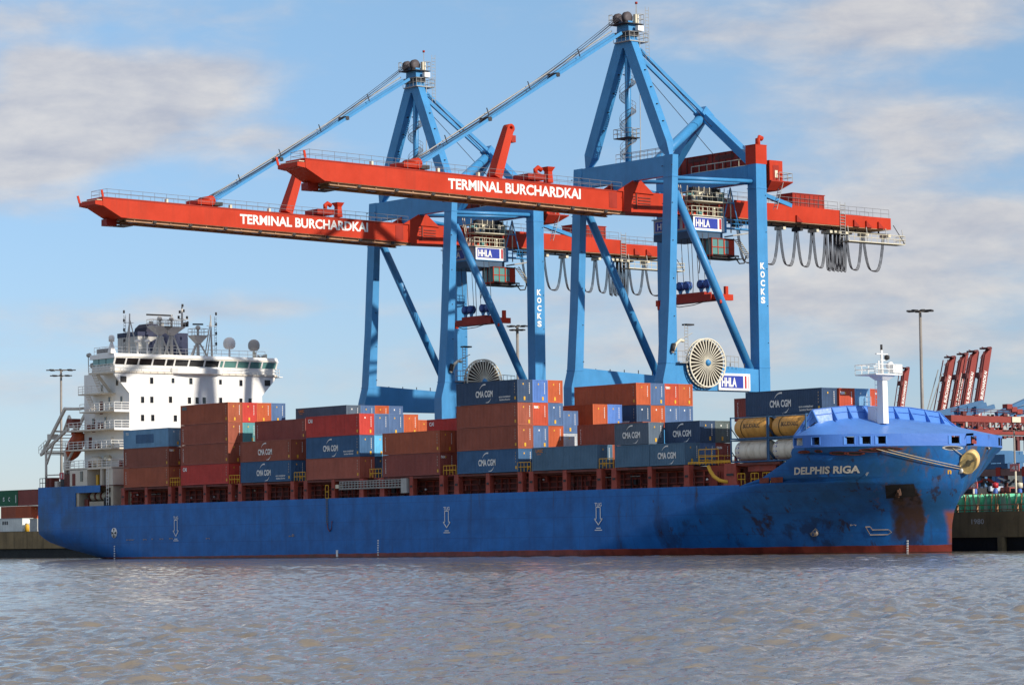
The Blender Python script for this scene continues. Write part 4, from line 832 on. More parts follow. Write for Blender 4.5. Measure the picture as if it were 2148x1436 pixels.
def container(x, c, z, L, h, col, label, side=None, end=None, group='containers stacked on the ship', y=None, loc_y=None, cat='container', flat=False, endtext=None):
    y0 = c*CW if y is None else y; o = empty('shipping_container', (x, y0, z)); tag(o, label, cat, group); M_ = CC[col]; w = 2.438
    mb = MB(); d = .04; p = .278
    def corr(x0, x1, n):
        xs = []; s = (x1-x0)/n
        for k in range(n): a = x0+k*s; xs += [(a, 0), (a+s*.26, 0), (a+s*.5, 1), (a+s*.76, 1)]
        return xs+[(x1, 0)]
    P = corr(.14, L-.14, max(4, int((L-.28)/p))); 
    v = [(a, .02+d*q, zz) for zz in (.17, h-.1) for a, q in P]; n = len(P); mb.add(v, [(j, j+1, n+j+1, n+j) for j in range(n-1)], M_)
    P = corr(.14, w-.14, 9); v = [(L-.02-d*q, a, zz) for zz in (.17, h-.1) for a, q in P]; n = len(P); mb.add(v, [(j, j+1, n+j+1, n+j) for j in range(n-1)], M_)
    mb.box(.08, .12, .1, w-.1, .1, h-.08, M_); mb.box(.1, L-.1, w-.07, w-.03, .1, h-.08, M_); mb.box(.1, L-.1, .09, w-.08, h-.06, h-.03, M_); mb.box(.1, L-.1, .09, w-.08, .06, .12, DARK)
    # lettering and stickers on the side and the end that show
    T = lambda s, xx, zz, hh, ww=None, m=LETTER, b=.02: mb.text(s, (xx, .008, zz), (1, 0, 0), (0, 0, 1), hh, m, ww, b)
    if side in ('cma', 'eco'): cma(mb, L, h, 1.0 if L > 8 else .92, side == 'eco', .008, L*.46 if side == 'eco' else L*.49)
    if side == 'vert':
        for k, ch in enumerate('FLORENS'): T(ch, .55, h-.75-k*.27, .2, .17, LETTER, .02)
    if side == 'cai': T('CAI', .5, h-.85, .5, 1.0, LETTER, .05)
    if side == 'tex': T('tex', .4, h-.8, .4, .8)
    if side == 'uasc': T('UASC', .7, h-.62, .4, 1.35, LETTERO, .04); T('LINE', .9, h-.9, .14, .8, LETTERO)
    if side == 'patch': mb.box(3.4, 8.2, .004, .012, h*.25, h*.72, CC['blue']); T('TEX', .6, h-.75, .38, .9)
    if side == 'board': mb.box(.4, 1.6, .004, .012, h-.72, h-.26, CC['olive'])
    if side in ('cma', 'eco', 'vert', 'cai', 'plain', 'board') and L > 8:
        for k in range(4): mb.box(L-.62, L-.5, .004, .012, h-.6-k*.36, h-.42-k*.36, WORN)
        mb.box(L-.62, L-.34, .004, .013, .35, .72, YELLOW)
    E_ = lambda a, b, z0, z1, m: mb.box(L-.03, L-.008, a, b, z0, z1, m)
    if end is not None:
        r = random.Random(int(x*13+c*7+z*3)); E_(w*.36, w*.36+.16, h-.66, h-.46, YELLOW if r.random() < .7 else LETTER)
        if r.random() < .8: q = r.choice((.42, .62, .7)); E_(w*q, w*q+.26, .28, .72, YELLOW)
        for k in range(6): E_(w*.78, w*.81, h-.55-k*.24, h-.38-k*.24, LETTER)
        if end == 'tex': mb.text('tex', (L-.005, .16, h-.68), (0, 1, 0), (0, 0, 1), .42, LETTER, .75, .03)
    b = mb.build('body', o, origin=(0, 0, 0))
    f = MB(); t = .13
    for xx in (0, L-t):
        for yy in (0, w-t): f.box(xx, xx+t, yy, yy+t, .14, h-.12, M_)
    for yy in (0, w-.09): f.box(.12, L-.12, yy+.005, yy+.085, .02, .17, M_); f.box(.12, L-.12, yy+.005, yy+.075, h-.1, h-.01, M_)
    for xx in (0, L-.1): f.box(xx+.005, xx+.095, .12, w-.12, .02, .17, M_); f.box(xx+.005, xx+.095, .12, w-.12, h-.12, h-.01, M_)
    for xx in (-.004, L-.172):
        for yy in (-.004, w-.158):
            for zz in (0, h-.122): f.box(xx, xx+.176, yy, yy+.162, zz, zz+.118, M_)
    f.build('frame', o, origin=(0, 0, 0)); return o
ROWN = dict(A='row touching the bridge house', B='second row from bridge', C='third row from bridge', D='fourth row from bridge', E='fifth row from bridge', F='tall sixth row from bridge', G='seventh row from bridge', H='eighth row from bridge', I='row behind the bow')
TIER = ('bottom', 'second tier', 'third tier', 'top tier'); STK = ['near-edge stack', 'second stack in', 'third stack in', 'fourth stack in', 'fifth stack in', 'sixth stack in', 'seventh stack in', 'eighth stack in', 'ninth stack in', 'tenth stack in', 'eleventh stack in', 'far-edge stack']
CN = dict(brown='brown', rust='rust-brown', orange='orange', dkbrown='dark brown', lbrown='light brown', red='red', redor='red-orange', maroon='maroon', navy='navy', blue='blue', pblue='grey-blue', bblue='bright blue', sky='sky-blue', grey='pale blue', slate='slate-grey', pale='pale grey', teal='teal', olive='grey-green', cream='cream', gblue='worn blue', white='white')
def cargo(row, c, z, h, col, tier, side=None, end='y', dx=0.0, L=12.19, extra=''):
    x0 = dict(zip('ABCDEFGHI', BAYS))[row]+dx
    mark = {'cma': ' with white lettering', 'eco': ' with white lettering', 'cai': ' with white corner mark', 'uasc': ' with orange corner mark', 'patch': ' with dark patch'}.get(side, '')
    lab = f"{CN[col]} {'short ' if L < 8 else ''}container{mark}, {TIER[tier]}, {STK[c]}, {ROWN[row]}{extra}".replace('container, bottom', 'container, bottom tier').replace('lettering, bottom', 'lettering, bottom tier').replace('mark, bottom', 'mark, bottom tier').replace('patch, bottom', 'patch, bottom tier')
    return container(x0, c, z, L, h, col, lab, side, end)
T1, T2, T3 = ZC+2.86, ZC+5.72, ZC+8.58; H = 2.84
for a in (
    ('A', 0, ZC, H, 'rust', 0, 'vert'), ('A', 0, T1, H, 'dkbrown', 1, 'vert', 'tex'), ('A', 0, T2, 2.7, 'grey', 2, 'patch'),
    ('B', 0, ZC, H, 'red', 0, 'cai'), ('B', 0, T1, H, 'brown', 1, 'vert'), ('B', 0, T2, H, 'brown', 2, 'vert'), ('B', 0, T3, H, 'rust', 3, 'board'),
    ('B', 1, T2, H, 'teal', 2), ('B', 1, T3, H, 'red', 3), ('B', 2, T3, H, 'orange', 3), ('B', 3, T3, H, 'pblue', 3), ('B', 1, T1, H, 'dkbrown', 1),
    ('C', 0, ZC, H, 'blue', 0, 'eco'), ('C', 0, T1, H, 'brown', 1, 'cma'), ('C', 1, T2, H, 'maroon', 2, 'vert'),
    ('D', 0, ZC, H, 'lbrown', 0, 'plain'), ('D', 0, T1, H, 'blue', 1, 'eco'), ('D', 0, T2, H, 'red', 2, 'cai'),
    ('D', 1, ZC, H, 'navy', 0), ('D', 1, T1, H, 'sky', 1), ('D', 1, T2, H, 'pblue', 2), ('D', 2, T2, H, 'pblue', 2), ('D', 3, T2, H, 'orange', 2),
    ('E', 0, ZC, H, 'maroon', 0, 'vert', 'tex'), ('E', 0, T1, H, 'rust', 1, 'vert'), ('E', 3, 15.2, H, 'red', 2, 'cai'),
    ('F', 0, ZC, H, 'blue', 0, 'cma'), ('F', 0, T1, H, 'brown', 1, 'plain'), ('F', 0, T2, H, 'brown', 2, 'plain'), ('F', 0, T3, H, 'navy', 3, 'eco'),
    ('F', 1, T1, H, 'pblue', 1), ('F', 1, T2, H, 'redor', 2, None, 'tex'), ('F', 1, T3, H, 'bblue', 3), ('F', 2, T1, H, 'orange', 1), ('F', 2, T2, H, 'pblue', 2), ('F', 2, T3, H, 'orange', 3),
    ('F', 3, 12.4, 2.82, 'pale', 1), ('F', 3, 15.24, H, 'pblue', 2), ('F', 5, T2, H, 'orange', 2), ('F', 6, T2, H, 'bblue', 2),
    ('F', 8, T2, H, 'navy', 2, 'eco'), ('F', 8, T3, H, 'orange', 3, 'plain'), ('F', 9, T2, H, 'orange', 2), ('F', 9, T3, H, 'pblue', 3), ('F', 10, T2, H, 'pblue', 2), ('F', 10, T3, H, 'redor', 3, None, 'tex'), ('F', 11, T2, H, 'pblue', 2), ('F', 11, T3, H, 'orange', 3),
    ('G', 0, ZC, H, 'gblue', 0, 'uasc'), ('G', 3, T1, H, 'brown', 1, 'vert'),
    ('H', 8, 16.15, H, 'maroon', 2, 'vert'),
    ('I', 2, 15.75, 2.72, 'redor', 2, None, 'tex'), ('I', 3, 15.75, 2.72, 'grey', 2), ('I', 4, 15.75, 2.72, 'redor', 2),
    ('C', 1, ZC, H, 'maroon', 0), ('D', 2, ZC, H, 'brown', 0), ('F', 4, T1, H, 'brown', 1), ('G', 1, ZC, H, 'brown', 0), ('G', 2, ZC, H, 'blue', 0), ('F', 1, ZC, H, 'brown', 0), ('B', 1, ZC, H, 'brown', 0), ('A', 1, ZC, H, 'brown', 0), ('A', 1, T1, H, 'rust', 1),
): cargo(*a)
cargo('E', 1, ZC, H, 'brown', 0); cargo('E', 1, T1, H, 'brown', 1); cargo('C', 1, T1, H, 'brown', 1)
for c, col in ((4, 'slate'), (5, 'pblue'), (6, 'orange'), (7, 'pblue')): cargo('C', c, 18.2, 2.8, col, 3, 'uasc' if c == 4 else None, dx=-.55)
cargo('D', 4, 15.45, H, 'orange', 2)
S2 = 6.058
cargo('H', 0, ZC, 2.57, 'gblue', 0, None, 'y', 0, S2); cargo('H', 0, ZC, 2.57, 'gblue', 0, 'cma', 'y', 6.15, S2); CC_END = None
cargo('H', 0, 13.04, 2.57, 'slate', 1, 'cma', 'y', 0, S2); cargo('H', 1, 13.04, 2.57, 'navy', 1, 'cma', 'y', 6.15, S2); cargo('H', 1, ZC, 2.57, 'pblue', 0, None, 'y', 6.15, S2)
cargo('H', 2, 13.04, 2.57, 'olive', 1, None, 'y', 6.15, S2); cargo('H', 2, ZC, 2.57, 'maroon', 0, None, 'tex', 6.15, S2)
cargo('H', 1, ZC, 2.57, 'brown', 0, None, 'y', 0, S2)
cargo('I', 1, 13.0, 2.72, 'grey', 1, None, 'y', -.3); cargo('I', 1, 15.74, 2.74, 'navy', 2, 'eco', 'y', -.3)

class TMB(MB):
    def build(s, name, parent=None, **kw): s.v = [(a-.8, b+.4, c) for a, b, c in s.v]; return MB.build(s, name, parent, **kw)
def tank(x, z, body, label, txt):
    o = empty('tank_container', (x-.8, .4, z)); tag(o, label, 'tank container', 'tank containers in blue frames'); L, h, w = 6.05, 2.57, 2.44; OY = Vector((0, .2, 0)); m = TMB(); fm_ = CC['blue']
    for xx in (.07, L-.07):
        for yy in (.07, w-.07): m.box(x+xx-.07, x+xx+.07, yy-.07, yy+.07, z+.01, z+h, fm_)
        m.box(x+xx-.065, x+xx+.065, .14, w-.14, z+.02, z+.2, fm_); m.box(x+xx-.065, x+xx+.065, .14, w-.14, z+h-.14, z+h-.01, fm_)
        for yy in (0, w): m.beam((x+xx, w/2, z+.1), (x+xx, yy+(.1 if yy == 0 else -.1), z+h*.5), .08, .08, fm_)
    for yy in (.06, w-.06): m.box(x+.14, x+L-.14, yy-.055, yy+.055, z+.02, z+.17, fm_); m.box(x+.14, x+L-.14, yy-.04, yy+.04, z+h-.1, z+h-.02, fm_)
    m.build('frame', o); m = TMB(); r = 1.12; m.lathe((x, w/2, z+.19+r), 'X', [(0, .22), (r*.5, .26), (r*.85, .42), (r, .66), (r, L-.66), (r*.85, L-.42), (r*.5, L-.26), (0, L-.22)], body, 28)
    zc = z+.19+r; f = lambda p: Vector((p.x, w/2-math.sqrt(max(.01, (r+.012)**2-(p.z-zc)**2)), p.z))
    if txt == 'BULKHAUL': m.text(txt, (x+2.0, 0, zc+.0), (1, 0, 0), (0, 0, 1), .46, LETTERK, 2.7, .03, fn=f); m.lathe((x, w/2, zc), 'X', [(r+.03, 1.62), (r+.03, 1.72)], DARK, 28, True)
    else:
        for k in range(3): q = [f(Vector((x+.75+a, 0, zc+b))) for a, b in ((0, -.78), (.5, -.78), (.5, -.2), (.5, .35), (.5, .78), (0, .78), (0, .35), (0, -.2))]
        m.add(q, [(0, 1, 2, 7), (7, 2, 3, 6), (6, 3, 4, 5)], SIGNBLUE)
        for k in range(5): c_ = zc+.5-k*.25; m.add([f(Vector((x+.88+a, 0, c_+b)))-Vector((0, .014, 0)) for a, b in ((0, 0), (.24, 0), (.24, .17), (0, .17))], [(0, 1, 2, 3)], LETTER)
    for a in (2.55, 3.6, 4.6): m.lathe((x, w/2, zc), 'X', [(r+.012, a), (r+.012, a+.05)], body, 28, True)
    m.build('tank', o); m = TMB(); m.box(x+.2, x+L-.2, w/2-.3, w/2+.3, zc+r+.02, zc+r+.08, GALV); m.lathe((x+L/2, w/2, zc+r), 'Z', [(0, 0), (.3, 0), (.3, .15), (0, .18)], GALV, 12); m.build('walkway', o)
TY = paint('tank_yellow', (.72, .36, .08), .5, .15, .6, rust=.35, streak=.5, dirt=(.14, .07, .02)); TW = paint('tank_cream', (.80, .74, .62), .5, .12, .6, rust=.3, streak=.45, dirt=(.22, .15, .09))
tank(50.5, ZC, TW, 'white tank in a blue frame, lower tier, away from the bow', 'S'); tank(56.62, ZC, TW, 'white tank in a blue frame, lower tier, half behind the blue bow plating', 'S')
tank(50.5, ZC+2.59, TY, 'yellow tank in a blue frame, upper tier, further from the bow', 'BULKHAUL'); tank(56.62, ZC+2.59, TY, 'yellow tank in a blue frame, upper tier, half hidden by the bow roof', 'BULKHAUL')

# ------------------------------------------------------------------ quay
QY, QZ = 30.6, 4.6
mb = MB(); mb.box(-1500, 900, QY+.6, 3000, 4.2, QZ, ASPH); o = mb.build('quay'); tag(o, kind='structure')
QW = paint('quay_wall', (.26, .185, .09), .9, .35, .25, rust=.45, streak=.6, dirt=(.02, .018, .014), rustc=(.07, .045, .025)); QD = paint('quay_wall_wet', (.016, .015, .012), .7, .4, .4)
TIM = paint('fender_timber', (.38, .20, .10), .8, .3, .8)
def quay_wall():
    o = empty('quay_wall', (-14, QY, 0)); tag(o, 'brown weathered quay wall with dark tidal band behind the ship', 'quay wall'); m = MB()
    m.box(-1500, 900, QY, QY+.6, 1.6, QZ-.02, QW); m.build('coping_wall', o); m = MB(); m.box(-1500, 900, QY+.5, QY+.7, -3, 1.6, QD); m.build('recess', o)
    for x in (63.2, 68.6): 
        m = MB(); m.lathe((x, QY+.2, -3), 'Z', [(0, 0), (.55, 0), (.55, 4.6), (0, 4.6)], QW, 14); m.build('pile', o)
    m = MB(); p = at(2038, 1098.5, 'Y', QY-.03); q = at(2064, 1098.5, 'Y', QY-.03); m.text('1980', (p.x, QY-.03, p.z), (1, 0, 0), (0, 0, 1), .62, paint('stone_letters', (.85, .82, .75), .8), q.x-p.x, .0); m.build('date_lettering', o)
    m = MB()
    for z in (QZ+.15, QZ+.72): m.box(52, 140, QY+.25, QY+.5, z, z+.11, TIM)
    for x in np.arange(53, 140, 3.1): m.box(x, x+.16, QY+.3, QY+.55, QZ, QZ+.85, TIM)
    m.build_each('fender_rail', o)
quay_wall()

# ------------------------------------------------------------------ ship-to-shore cranes
def build_crane():
    k = 1.00955                                            # everything below was measured with the front rail at y = 30.5
    root = empty('container_crane', (-2.0, 42, QZ)); X0, X1 = -12.1, 8.04
    class TB(MB):
        def build(s, name, parent=None, **kw):
            V = np.array(s.v); V = np.array(CAMP[:])+k*(V-np.array(CAMP[:])); s.v = V.tolist(); return MB.build(s, name, parent, **kw)
    zb = 5.9
    for x0, x1, nm in ((X0, X0+1.7, 0), (X1-1.7, X1, 1)):
        m = TB(); m.zloft([(zb, x0, x1, 28.1, 30.6), (22.6, x0, x1, 28.1, 30.6), (24.9, x0, x1, 28.75, 30.25), (33, x0, x1, 29.4, 30.65), (52.5, x0, x1, 30.5, 31.5)], BLUE); lg = m.build('leg', root)
        m = TB(); 
        for z in (49.6, 24.9): e = lerp(z, ((22.6, 28.1), (24.9, 28.75), (33, 29.4), (52.5, 30.5))); e1 = lerp(z, ((22.6, 30.6), (24.9, 30.25), (33, 30.65), (52.5, 31.5))); m.box(x0-.06, x1+.06, e-.06, e1+.06, z-.06, z+.06, BLUE)
        for z in np.arange(26, 52, 5): m.box(x1, x1+.1, 30.2, 30.32, z, z+.12, DARK); m.box(x0-.25, x0, 30.2, 30.3, z, z+.1, DARK)
        m.build_each('flange', lg)
        m = TB(); m.zloft([(zb, x0, x1-.0, 45.6, 47.6), (52.3, x0, x1, 45.7, 47.6)], BLUE); lg = m.build('leg', root)
        m = TB()
        for z in (49.0, 24.7): m.box(x0-.05, x1+.05, 45.6, 47.67, z-.05, z+.05, BLUE)
        for z in np.arange(28, 50, 5): m.box(x1, x1+.1, 47.3, 47.4, z, z+.1, DARK)
        m.build_each('flange', lg)
        if nm == 1:
            m = TB()
            for i, ch in enumerate('KOCKS'): m.text(ch, (X1+.03, 46.12, 38.05-i*1.16), (0, 1, 0), (0, 0, 1), .82, LETTER, .82, .045)
            m.build('lettering', lg)
        m = TB(); m.box(x0+.15, x1-.15, 30.4, 45.7, 21.4, 24.0, BLUE); m.loft([[(x0+.15, 30.3, 24.0), (x1-.15, 30.3, 24.0), (x1-.15, 30.3, 25.2), (x0+.15, 30.3, 25.2)], [(x0+.15, 45.7, 24.0), (x1-.15, 45.7, 24.0), (x1-.15, 45.7, 24.4), (x0+.15, 45.7, 24.4)]], BLUE)
        for y in np.arange(33, 45, 2.6): m.tube((x1-.6, y, 24.2), (x1-.6, y, 25.2), .07, DARK, 5)
        m.build('portal_beam', root)
        xm = (x0+x1)/2; m = TB(); m.tube((xm, 31.6, 47.6), (xm, 44.7, 24.4), .56, BLUE, 14); m.tube((xm, 44.7, 24.4), (xm, 45.3, 23.2), .4, BLUE, 10); m.build('diagonal_brace', root)
        # rail bogies
        m = TB(); 
        for y in (29.3, 46.6):
            m.box(x0-2, x1+2, y-.5, y+.5, 5.3, 6.2, BLUE)
            for q in range(4): m.lathe((x0-1.5+q*1.5, y-.25, 5.05), 'Y', [(0, 0), (.42, 0), (.42, .5), (0, .5)], DARK, 12)
        m.build_each('bogie', root)
    m = TB(); m.box(X0+1.6, X1-1.6, 28.6, 30.2, 6.6, 8.4, BLUE); m.build('sill_beam', root)
    m = TB(); m.box(X0+1.6, X1-1.6, 45.9, 47.4, 6.6, 8.4, BLUE); m.build('sill_beam', root)
    m = TB(); m.box(X0+.02, X1-1.6, 30.52, 31.46, 49.75, 52.45, BLUE); m.zloft([(48.75, -3.6, -.6, 30.4, 31.6), (49.8, -4.6, .4, 30.48, 31.5)], BLUE); b = m.build('top_beam', root)
    m = TB(); m.rail([(-3.4, 30.6, 52.45), (6.2, 30.6, 52.45)], GALV, 1.15, 1.5, .04); m.rail([(-3.4, 31.4, 52.45), (6.2, 31.4, 52.45)], GALV, 1.15, 1.5, .04); m.build_each('railing', b)
    m = TB(); m.box(X0+.02, X1-1.9, 45.85, 47.4, 49.9, 52.25, BLUE); m.build('top_beam', root)
    for (p, q, r) in (((7.2, 31.4, 49.5), (7.2, 45.8, 49.95), .27), ((-.6, 31.6, 49.75), (6.6, 45.8, 49.8), .27), ((-3.4, 31.6, 49.75), (-10.8, 45.8, 49.8), .27), ((-11.3, 31.4, 49.5), (-11.3, 45.8, 49.95), .27)):
        m = TB(); m.tube(p, q, r, BLUE, 12); m.build('cross_brace', root)
    # pylon over the front legs
    for xf, xa in ((-9.6, -2.85), (7.0, -1.25)):
        a, c = Vector((xf, 31.0, 52.3)), Vector((xa, 31.6, 68.6)); q = a.lerp(c, .1); m = TB()
        m.beam(a, q, .55, .6, BLUE, (0, 1, 0), 1.7, 1.25); m.beam(q, c, 1.7, 1.25, BLUE, (0, 1, 0), 1.7, 1.2)
        for t in (.3, .45, .6, .75): s_ = a.lerp(c, t); m.box(s_.x+.85, s_.x+1.15, s_.y-.1, s_.y+.1, s_.z, s_.z+.12, DARK); m.box(s_.x-1.2, s_.x-.85, s_.y-.1, s_.y+.1, s_.z, s_.z+.12, DARK)
        m.build('pylon_leg', root)
    m = TB(); m.tube((-2.0, 31.6, 52.4), (-2.0, 31.8, 68.5), .42, BLUE, 14); post = m.build('pylon_post', root)
    m = TB(); n = 84
    hl = []
    for i in range(n):
        t = i/(n-1); z = 52.8+t*11.8; a = t*3.05*2*math.pi+R(150); c, s_ = math.cos(a), math.sin(a); m.beam((-2+c*.4, 31.65+s_*.4, z), (-2+c*1.12, 31.65+s_*1.12, z), .24, .04, RAILG); hl.append((-2+c*1.12, 31.65+s_*1.12, z+1.0))
        if i % 3 == 0: m.tube((-2+c*1.12, 31.65+s_*1.12, z), hl[-1], .025, GALV, 4)
    m.path(hl, .028, RAILG, 4); m.path([(p[0], p[1], p[2]-.5) for p in hl], .02, RAILG, 4); m.path([(p[0], p[1], p[2]-1.0) for p in hl], .04, RAILG, 4); m.build('spiral_stair', post)
    m = TB(); m.box(-3.6, -.6, 30.4, 32.6, 55.7, 55.82, DARK); m.rail([(-.6, 32.6, 55.8), (-3.6, 32.6, 55.8), (-3.6, 30.4, 55.8), (-.6, 30.4, 55.8), (-.6, 32.6, 55.8)], GALV, 1.2, .8, .04); m.tube((-.2, 32.2, 52.6), (-.2, 32.4, 69), .06, GALV, 5); m.build('landing', post)
    m = TB(); m.zloft([(68.0, -3.9, -.3, 31.0, 32.3), (69.6, -3.3, -.8, 31.0, 32.4), (71.6, -3.2, -.9, 31.0, 32.3)], BLUE)
    m.box(-3.6, -.5, 30.7, 32.5, 69.5, 70.2, DARK); hd = m.build('pylon_head', root)
    for x in (-3.25, -1.45): m = TB(); m.lathe((x, 31.1, 72.0), 'X', [(.2, 0), (.85, .02), (.72, .12), (.72, .3), (.85, .42), (.2, .44)], paint('sheave_brown', (.09, .075, .08), .6), 22); m.build('sheave', hd)
    m = TB(); m.box(-3.5, -.2, 30.6, 33.9, 68.75, 68.87, GALV); m.rail([(-.2, 33.9, 68.87), (-.2, 30.6, 68.87), (-3.5, 30.6, 68.87), (-3.5, 33.9, 68.87), (-.2, 33.9, 68.87)], GALV, 1.2, .8, .04)
    m.box(-3.6, -.3, 29.9, 33.3, 71.15, 71.25, DARK); m.rail([(-.3, 33.3, 71.25), (-.3, 32.2, 71.25)], GALV, 1.3, .6, .04); m.rail([(-3.6, 30.0, 71.25), (-3.6, 33.3, 71.25), (-.3, 33.3, 71.25)], GALV, 1.3, .7, .04); m.rail([(-3.6, 29.9, 71.25), (-2.9, 29.9, 71.25)], GALV, 1.3, .6, .04); m.ladder((-.1, 33.7, 66.5), (-.1, 33.7, 73.6), (0, 1, 0), GALV, .6, .04, .45)
    m.box(-.5, .1, 31.9, 32.9, 70.2, 70.9, WHITE); m.box(-.9, -.4, 31.9, 32.5, 71.3, 72.5, CREAM); m.tube((-1, 32.6, 71.6), (-1, 32.6, 74.0), .05, GALV, 4); m.lathe((-1, 32.6, 74), 'Z', [(0, 0), (.18, .02), (.18, .3), (0, .34)], DRED, 8); m.tube((-2, 33.4, 71.6), (-2, 33.4, 74.3), .04, GALV, 4); m.build_each('service_platform', hd)
    # back stay and its A-frame over the rear legs
    J = Vector((-2.04, 45.5, 60.0)); m = TB()
    for s_ in (-.62, .62): m.beam((-2.04+s_, 32.3, 68.7), (-2.04+s_, 45.0, 60.3), .3, .5, BLUE)
    m.build_each('back_stay', root)
    m = TB(); m.beam(J+Vector((0, -.6, .7)), J+Vector((0, .9, -.5)), 1.9, 1.2, BLUE); m.build('stay_joint', root)
    for e in ((6.9, 46.5, 52.4), (-10.9, 46.5, 52.4)): m = TB(); m.beam(J+Vector((.3 if e[0] > 0 else -.3, .2, -.1)), e, 1.15, 1.35, BLUE, (0, 1, 0)); m.build('a_frame_leg', root)
    m = TB(); m.tube(J+Vector((0, -.3, -.4)), (-2.04, 33.6, 50.6), .66, BLUE, 16); m.lathe(tuple(J+Vector((0, -1.6, -1.3))), 'Z', [(0, 0), (.3, 0), (.3, .3), (0, .3)], BLUE, 8); m.build('stay_strut', root)
    m = TB()
    for a, c in (((-2.8, 32.4, 67.6), (-3.4, 48.6, 55)), ((-1.3, 33.6, 67.8), (.4, 49, 55))): m.tube(a, c, .045, CABLE, 5)
    m.build_each('hoist_rope', root)
    # boom: outer girder with bevelled tip, hinge, inner girder
    bx0, bx1 = -4.15, .05; m = TB()
    sec = lambda y, z0, z1: [(bx0, y, z0), (bx1, y, z0), (bx1, y, z1), (bx0, y, z1)]
    zt_ = lambda y: 49.05-.0158*(y+23.1); zb_ = lambda y: 46.42-.0172*(y+20.2)            # the raised girder droops a little towards its hinge
    m.loft([sec(-23.1, 47.9, 49.08), sec(-20.2, 46.42, zt_(-20.2)), sec(-10, zb_(-10), zt_(-10)), sec(8, zb_(8), zt_(8)), sec(29.5, zb_(29.5), zt_(29.5))], RED); boom = m.build('boom', root)
    m = TB(); U3 = lambda x0, x1, d0, d1, y0=-19.2, y1=29.4: m.loft([[(x0, y, zb_(y)-d1), (x1, y, zb_(y)-d1), (x1, y, zb_(y)-d0), (x0, y, zb_(y)-d0)] for y in (y0, y1)], UNDER)
    U3(bx0+.05, bx1-.05, -.02, .05); U3(bx0-.3, bx0+.2, .28, .4); U3(bx1-.75, bx1-.35, .3, .42); U3(bx0-.1, bx0, .05, .28); U3(bx1-.6, bx1-.5, .05, .3)
    for y in np.arange(-18, 29, 2.9): z = zb_(y); m.box(bx0, bx1-.3, y, y+.14, z-.32, z-.04, UNDER)
    for y in np.arange(-16, 29, 5.8): z = zb_(y); m.box(bx1-.55, bx1-.15, y+1, y+1.5, z-.4, z-.05, DARK)
    m.box(-4.0, -2.6, -20.9, -19.3, 45.55, 46.45, DRED); m.box(-3.6, -1.2, -19.4, -17.6, 45.5, 45.62, DARK); m.build('trolley_rail', boom)
    m = TB(); m.loft([sec(-23.15, 47.85, 48.5), sec(-24.3, 48.0, 48.5)], RED); m.beam((bx0, -24.2, 48.5), (bx0, -24.5, 49.5), .12, .3, RED); m.beam((bx1, -23.1, 49.1), (bx1, -23.3, 50.0), .12, .3, RED); m.box(bx0+.1, bx1-.1, -24, -23.2, 48.6, 48.7, CREAM); m.build('boom_tip', boom)
    m = TB()
    for x in (bx0+.1, bx1-.08): m.rail([(x, -22.4, zt_(-22)), (x, 28.6, zt_(28.6))], RAILG, 1.15, 1.9, .028, (1.0, .55))
    m.rail([(bx0+.1, -22.4, 49.05), (bx1-.08, -22.4, 49.05)], RAILG, 1.15, 1.9, .028)
    m.loft([[(bx1-.02, y, zt_(y)-.14), (bx1+.06, y, zt_(y)-.14), (bx1+.06, y, zt_(y)+.01), (bx1-.02, y, zt_(y)+.01)] for y in (-23, 29.4)], DRED); m.build_each('railing', boom)
    m = TB(); m.box(bx1, bx1+.04, 26.2, 27.6, 45.9, 48.0, DRED)
    for i in range(4): m.box(bx1+.02, bx1+.09, 31.4, 33.6, 46.35+i*.38, 46.45+i*.38, DECKDK)
    for i in range(5): m.box(bx1+.02, bx1+.09, 29.9, 30.9, 46.1+i*.38, 46.2+i*.38, DECKDK)
    m.box(bx1+.02, bx1+.1, 31.0, 31.15, 46.0, 48.1, DECKDK); m.build_each('access_ladder', boom)
    m = TB(); ta, tb = at(940, 395, 'X', bx1), at(1218, 417, 'X', bx1); m.text('TERMINAL BURCHARDKAI', (bx1+.03, ta.y, ta.z), (0, tb.y-ta.y, tb.z-ta.z), (0, 0, 1), 1.32, LETTER, tb.y-ta.y, .03); m.build('lettering', boom)
    m = TB(); m.box(-3.4, -.4, -7.6, -5.0, 49.1, 49.7, RED); m.lathe((-3.2, -5.2, 49.7), 'X', [(0, 0), (.7, 0), (.7, 2.6), (0, 2.6)], RED, 14); m.box(-3, -.8, -4.6, -3.2, 49.1, 49.6, DARK)
    m.box(-3.4, -.3, 12.6, 15.6, 48.9, 49.6, DRED); m.path([(-1.2, 14.6, 49.5), (-1.2, 14.6, 50.3), (-1.2, 15.0, 50.6), (-1.2, 15.6, 50.3)], .32, RED, 10); m.zloft([(48.8, -2.5, -1.5, 17.0, 17.9), (50.3, -2.4, -1.6, 17.1, 17.8), (50.9, -2.7, -1.3, 16.8, 18.1)], RED)
    for y in (-13, -2.5, 4.0): m.box(bx1-.5, bx1-.1, y, y+.35, zt_(y), zt_(y)+.5, CREAM)
    m.build_each('stay_anchor', boom)
    m = TB(); m.beam((-2.04, 8.3, 48.9), (-2.04, 10.75, 55.4), 1.3, 1.75, RED, (1, 0, 0), 1.1, 1.1); m.lathe((-2.6, 10.85, 55.5), 'X', [(.25, 0), (.6, 0), (.6, 1.1), (.25, 1.1)], RED, 16, True); m.box(-2.6, -1.5, 10.9, 11.6, 53.7, 54.6, DRED); m.build('stay_lever', boom)
    m = TB()
    for xa in (bx0-.15, bx1-.1): m.slab([(xa, 27.6, 48.2), (xa, 34.2, 48.1), (xa, 31.8, 49.85), (xa, 30.6, 49.85)], (.3, 0, 0), RED); m.slab([(xa, 28.6, 45.5), (xa, 30.3, 45.5), (xa, 30.3, 48.4), (xa, 28.6, 48.4)], (.32, 0, 0), RED)
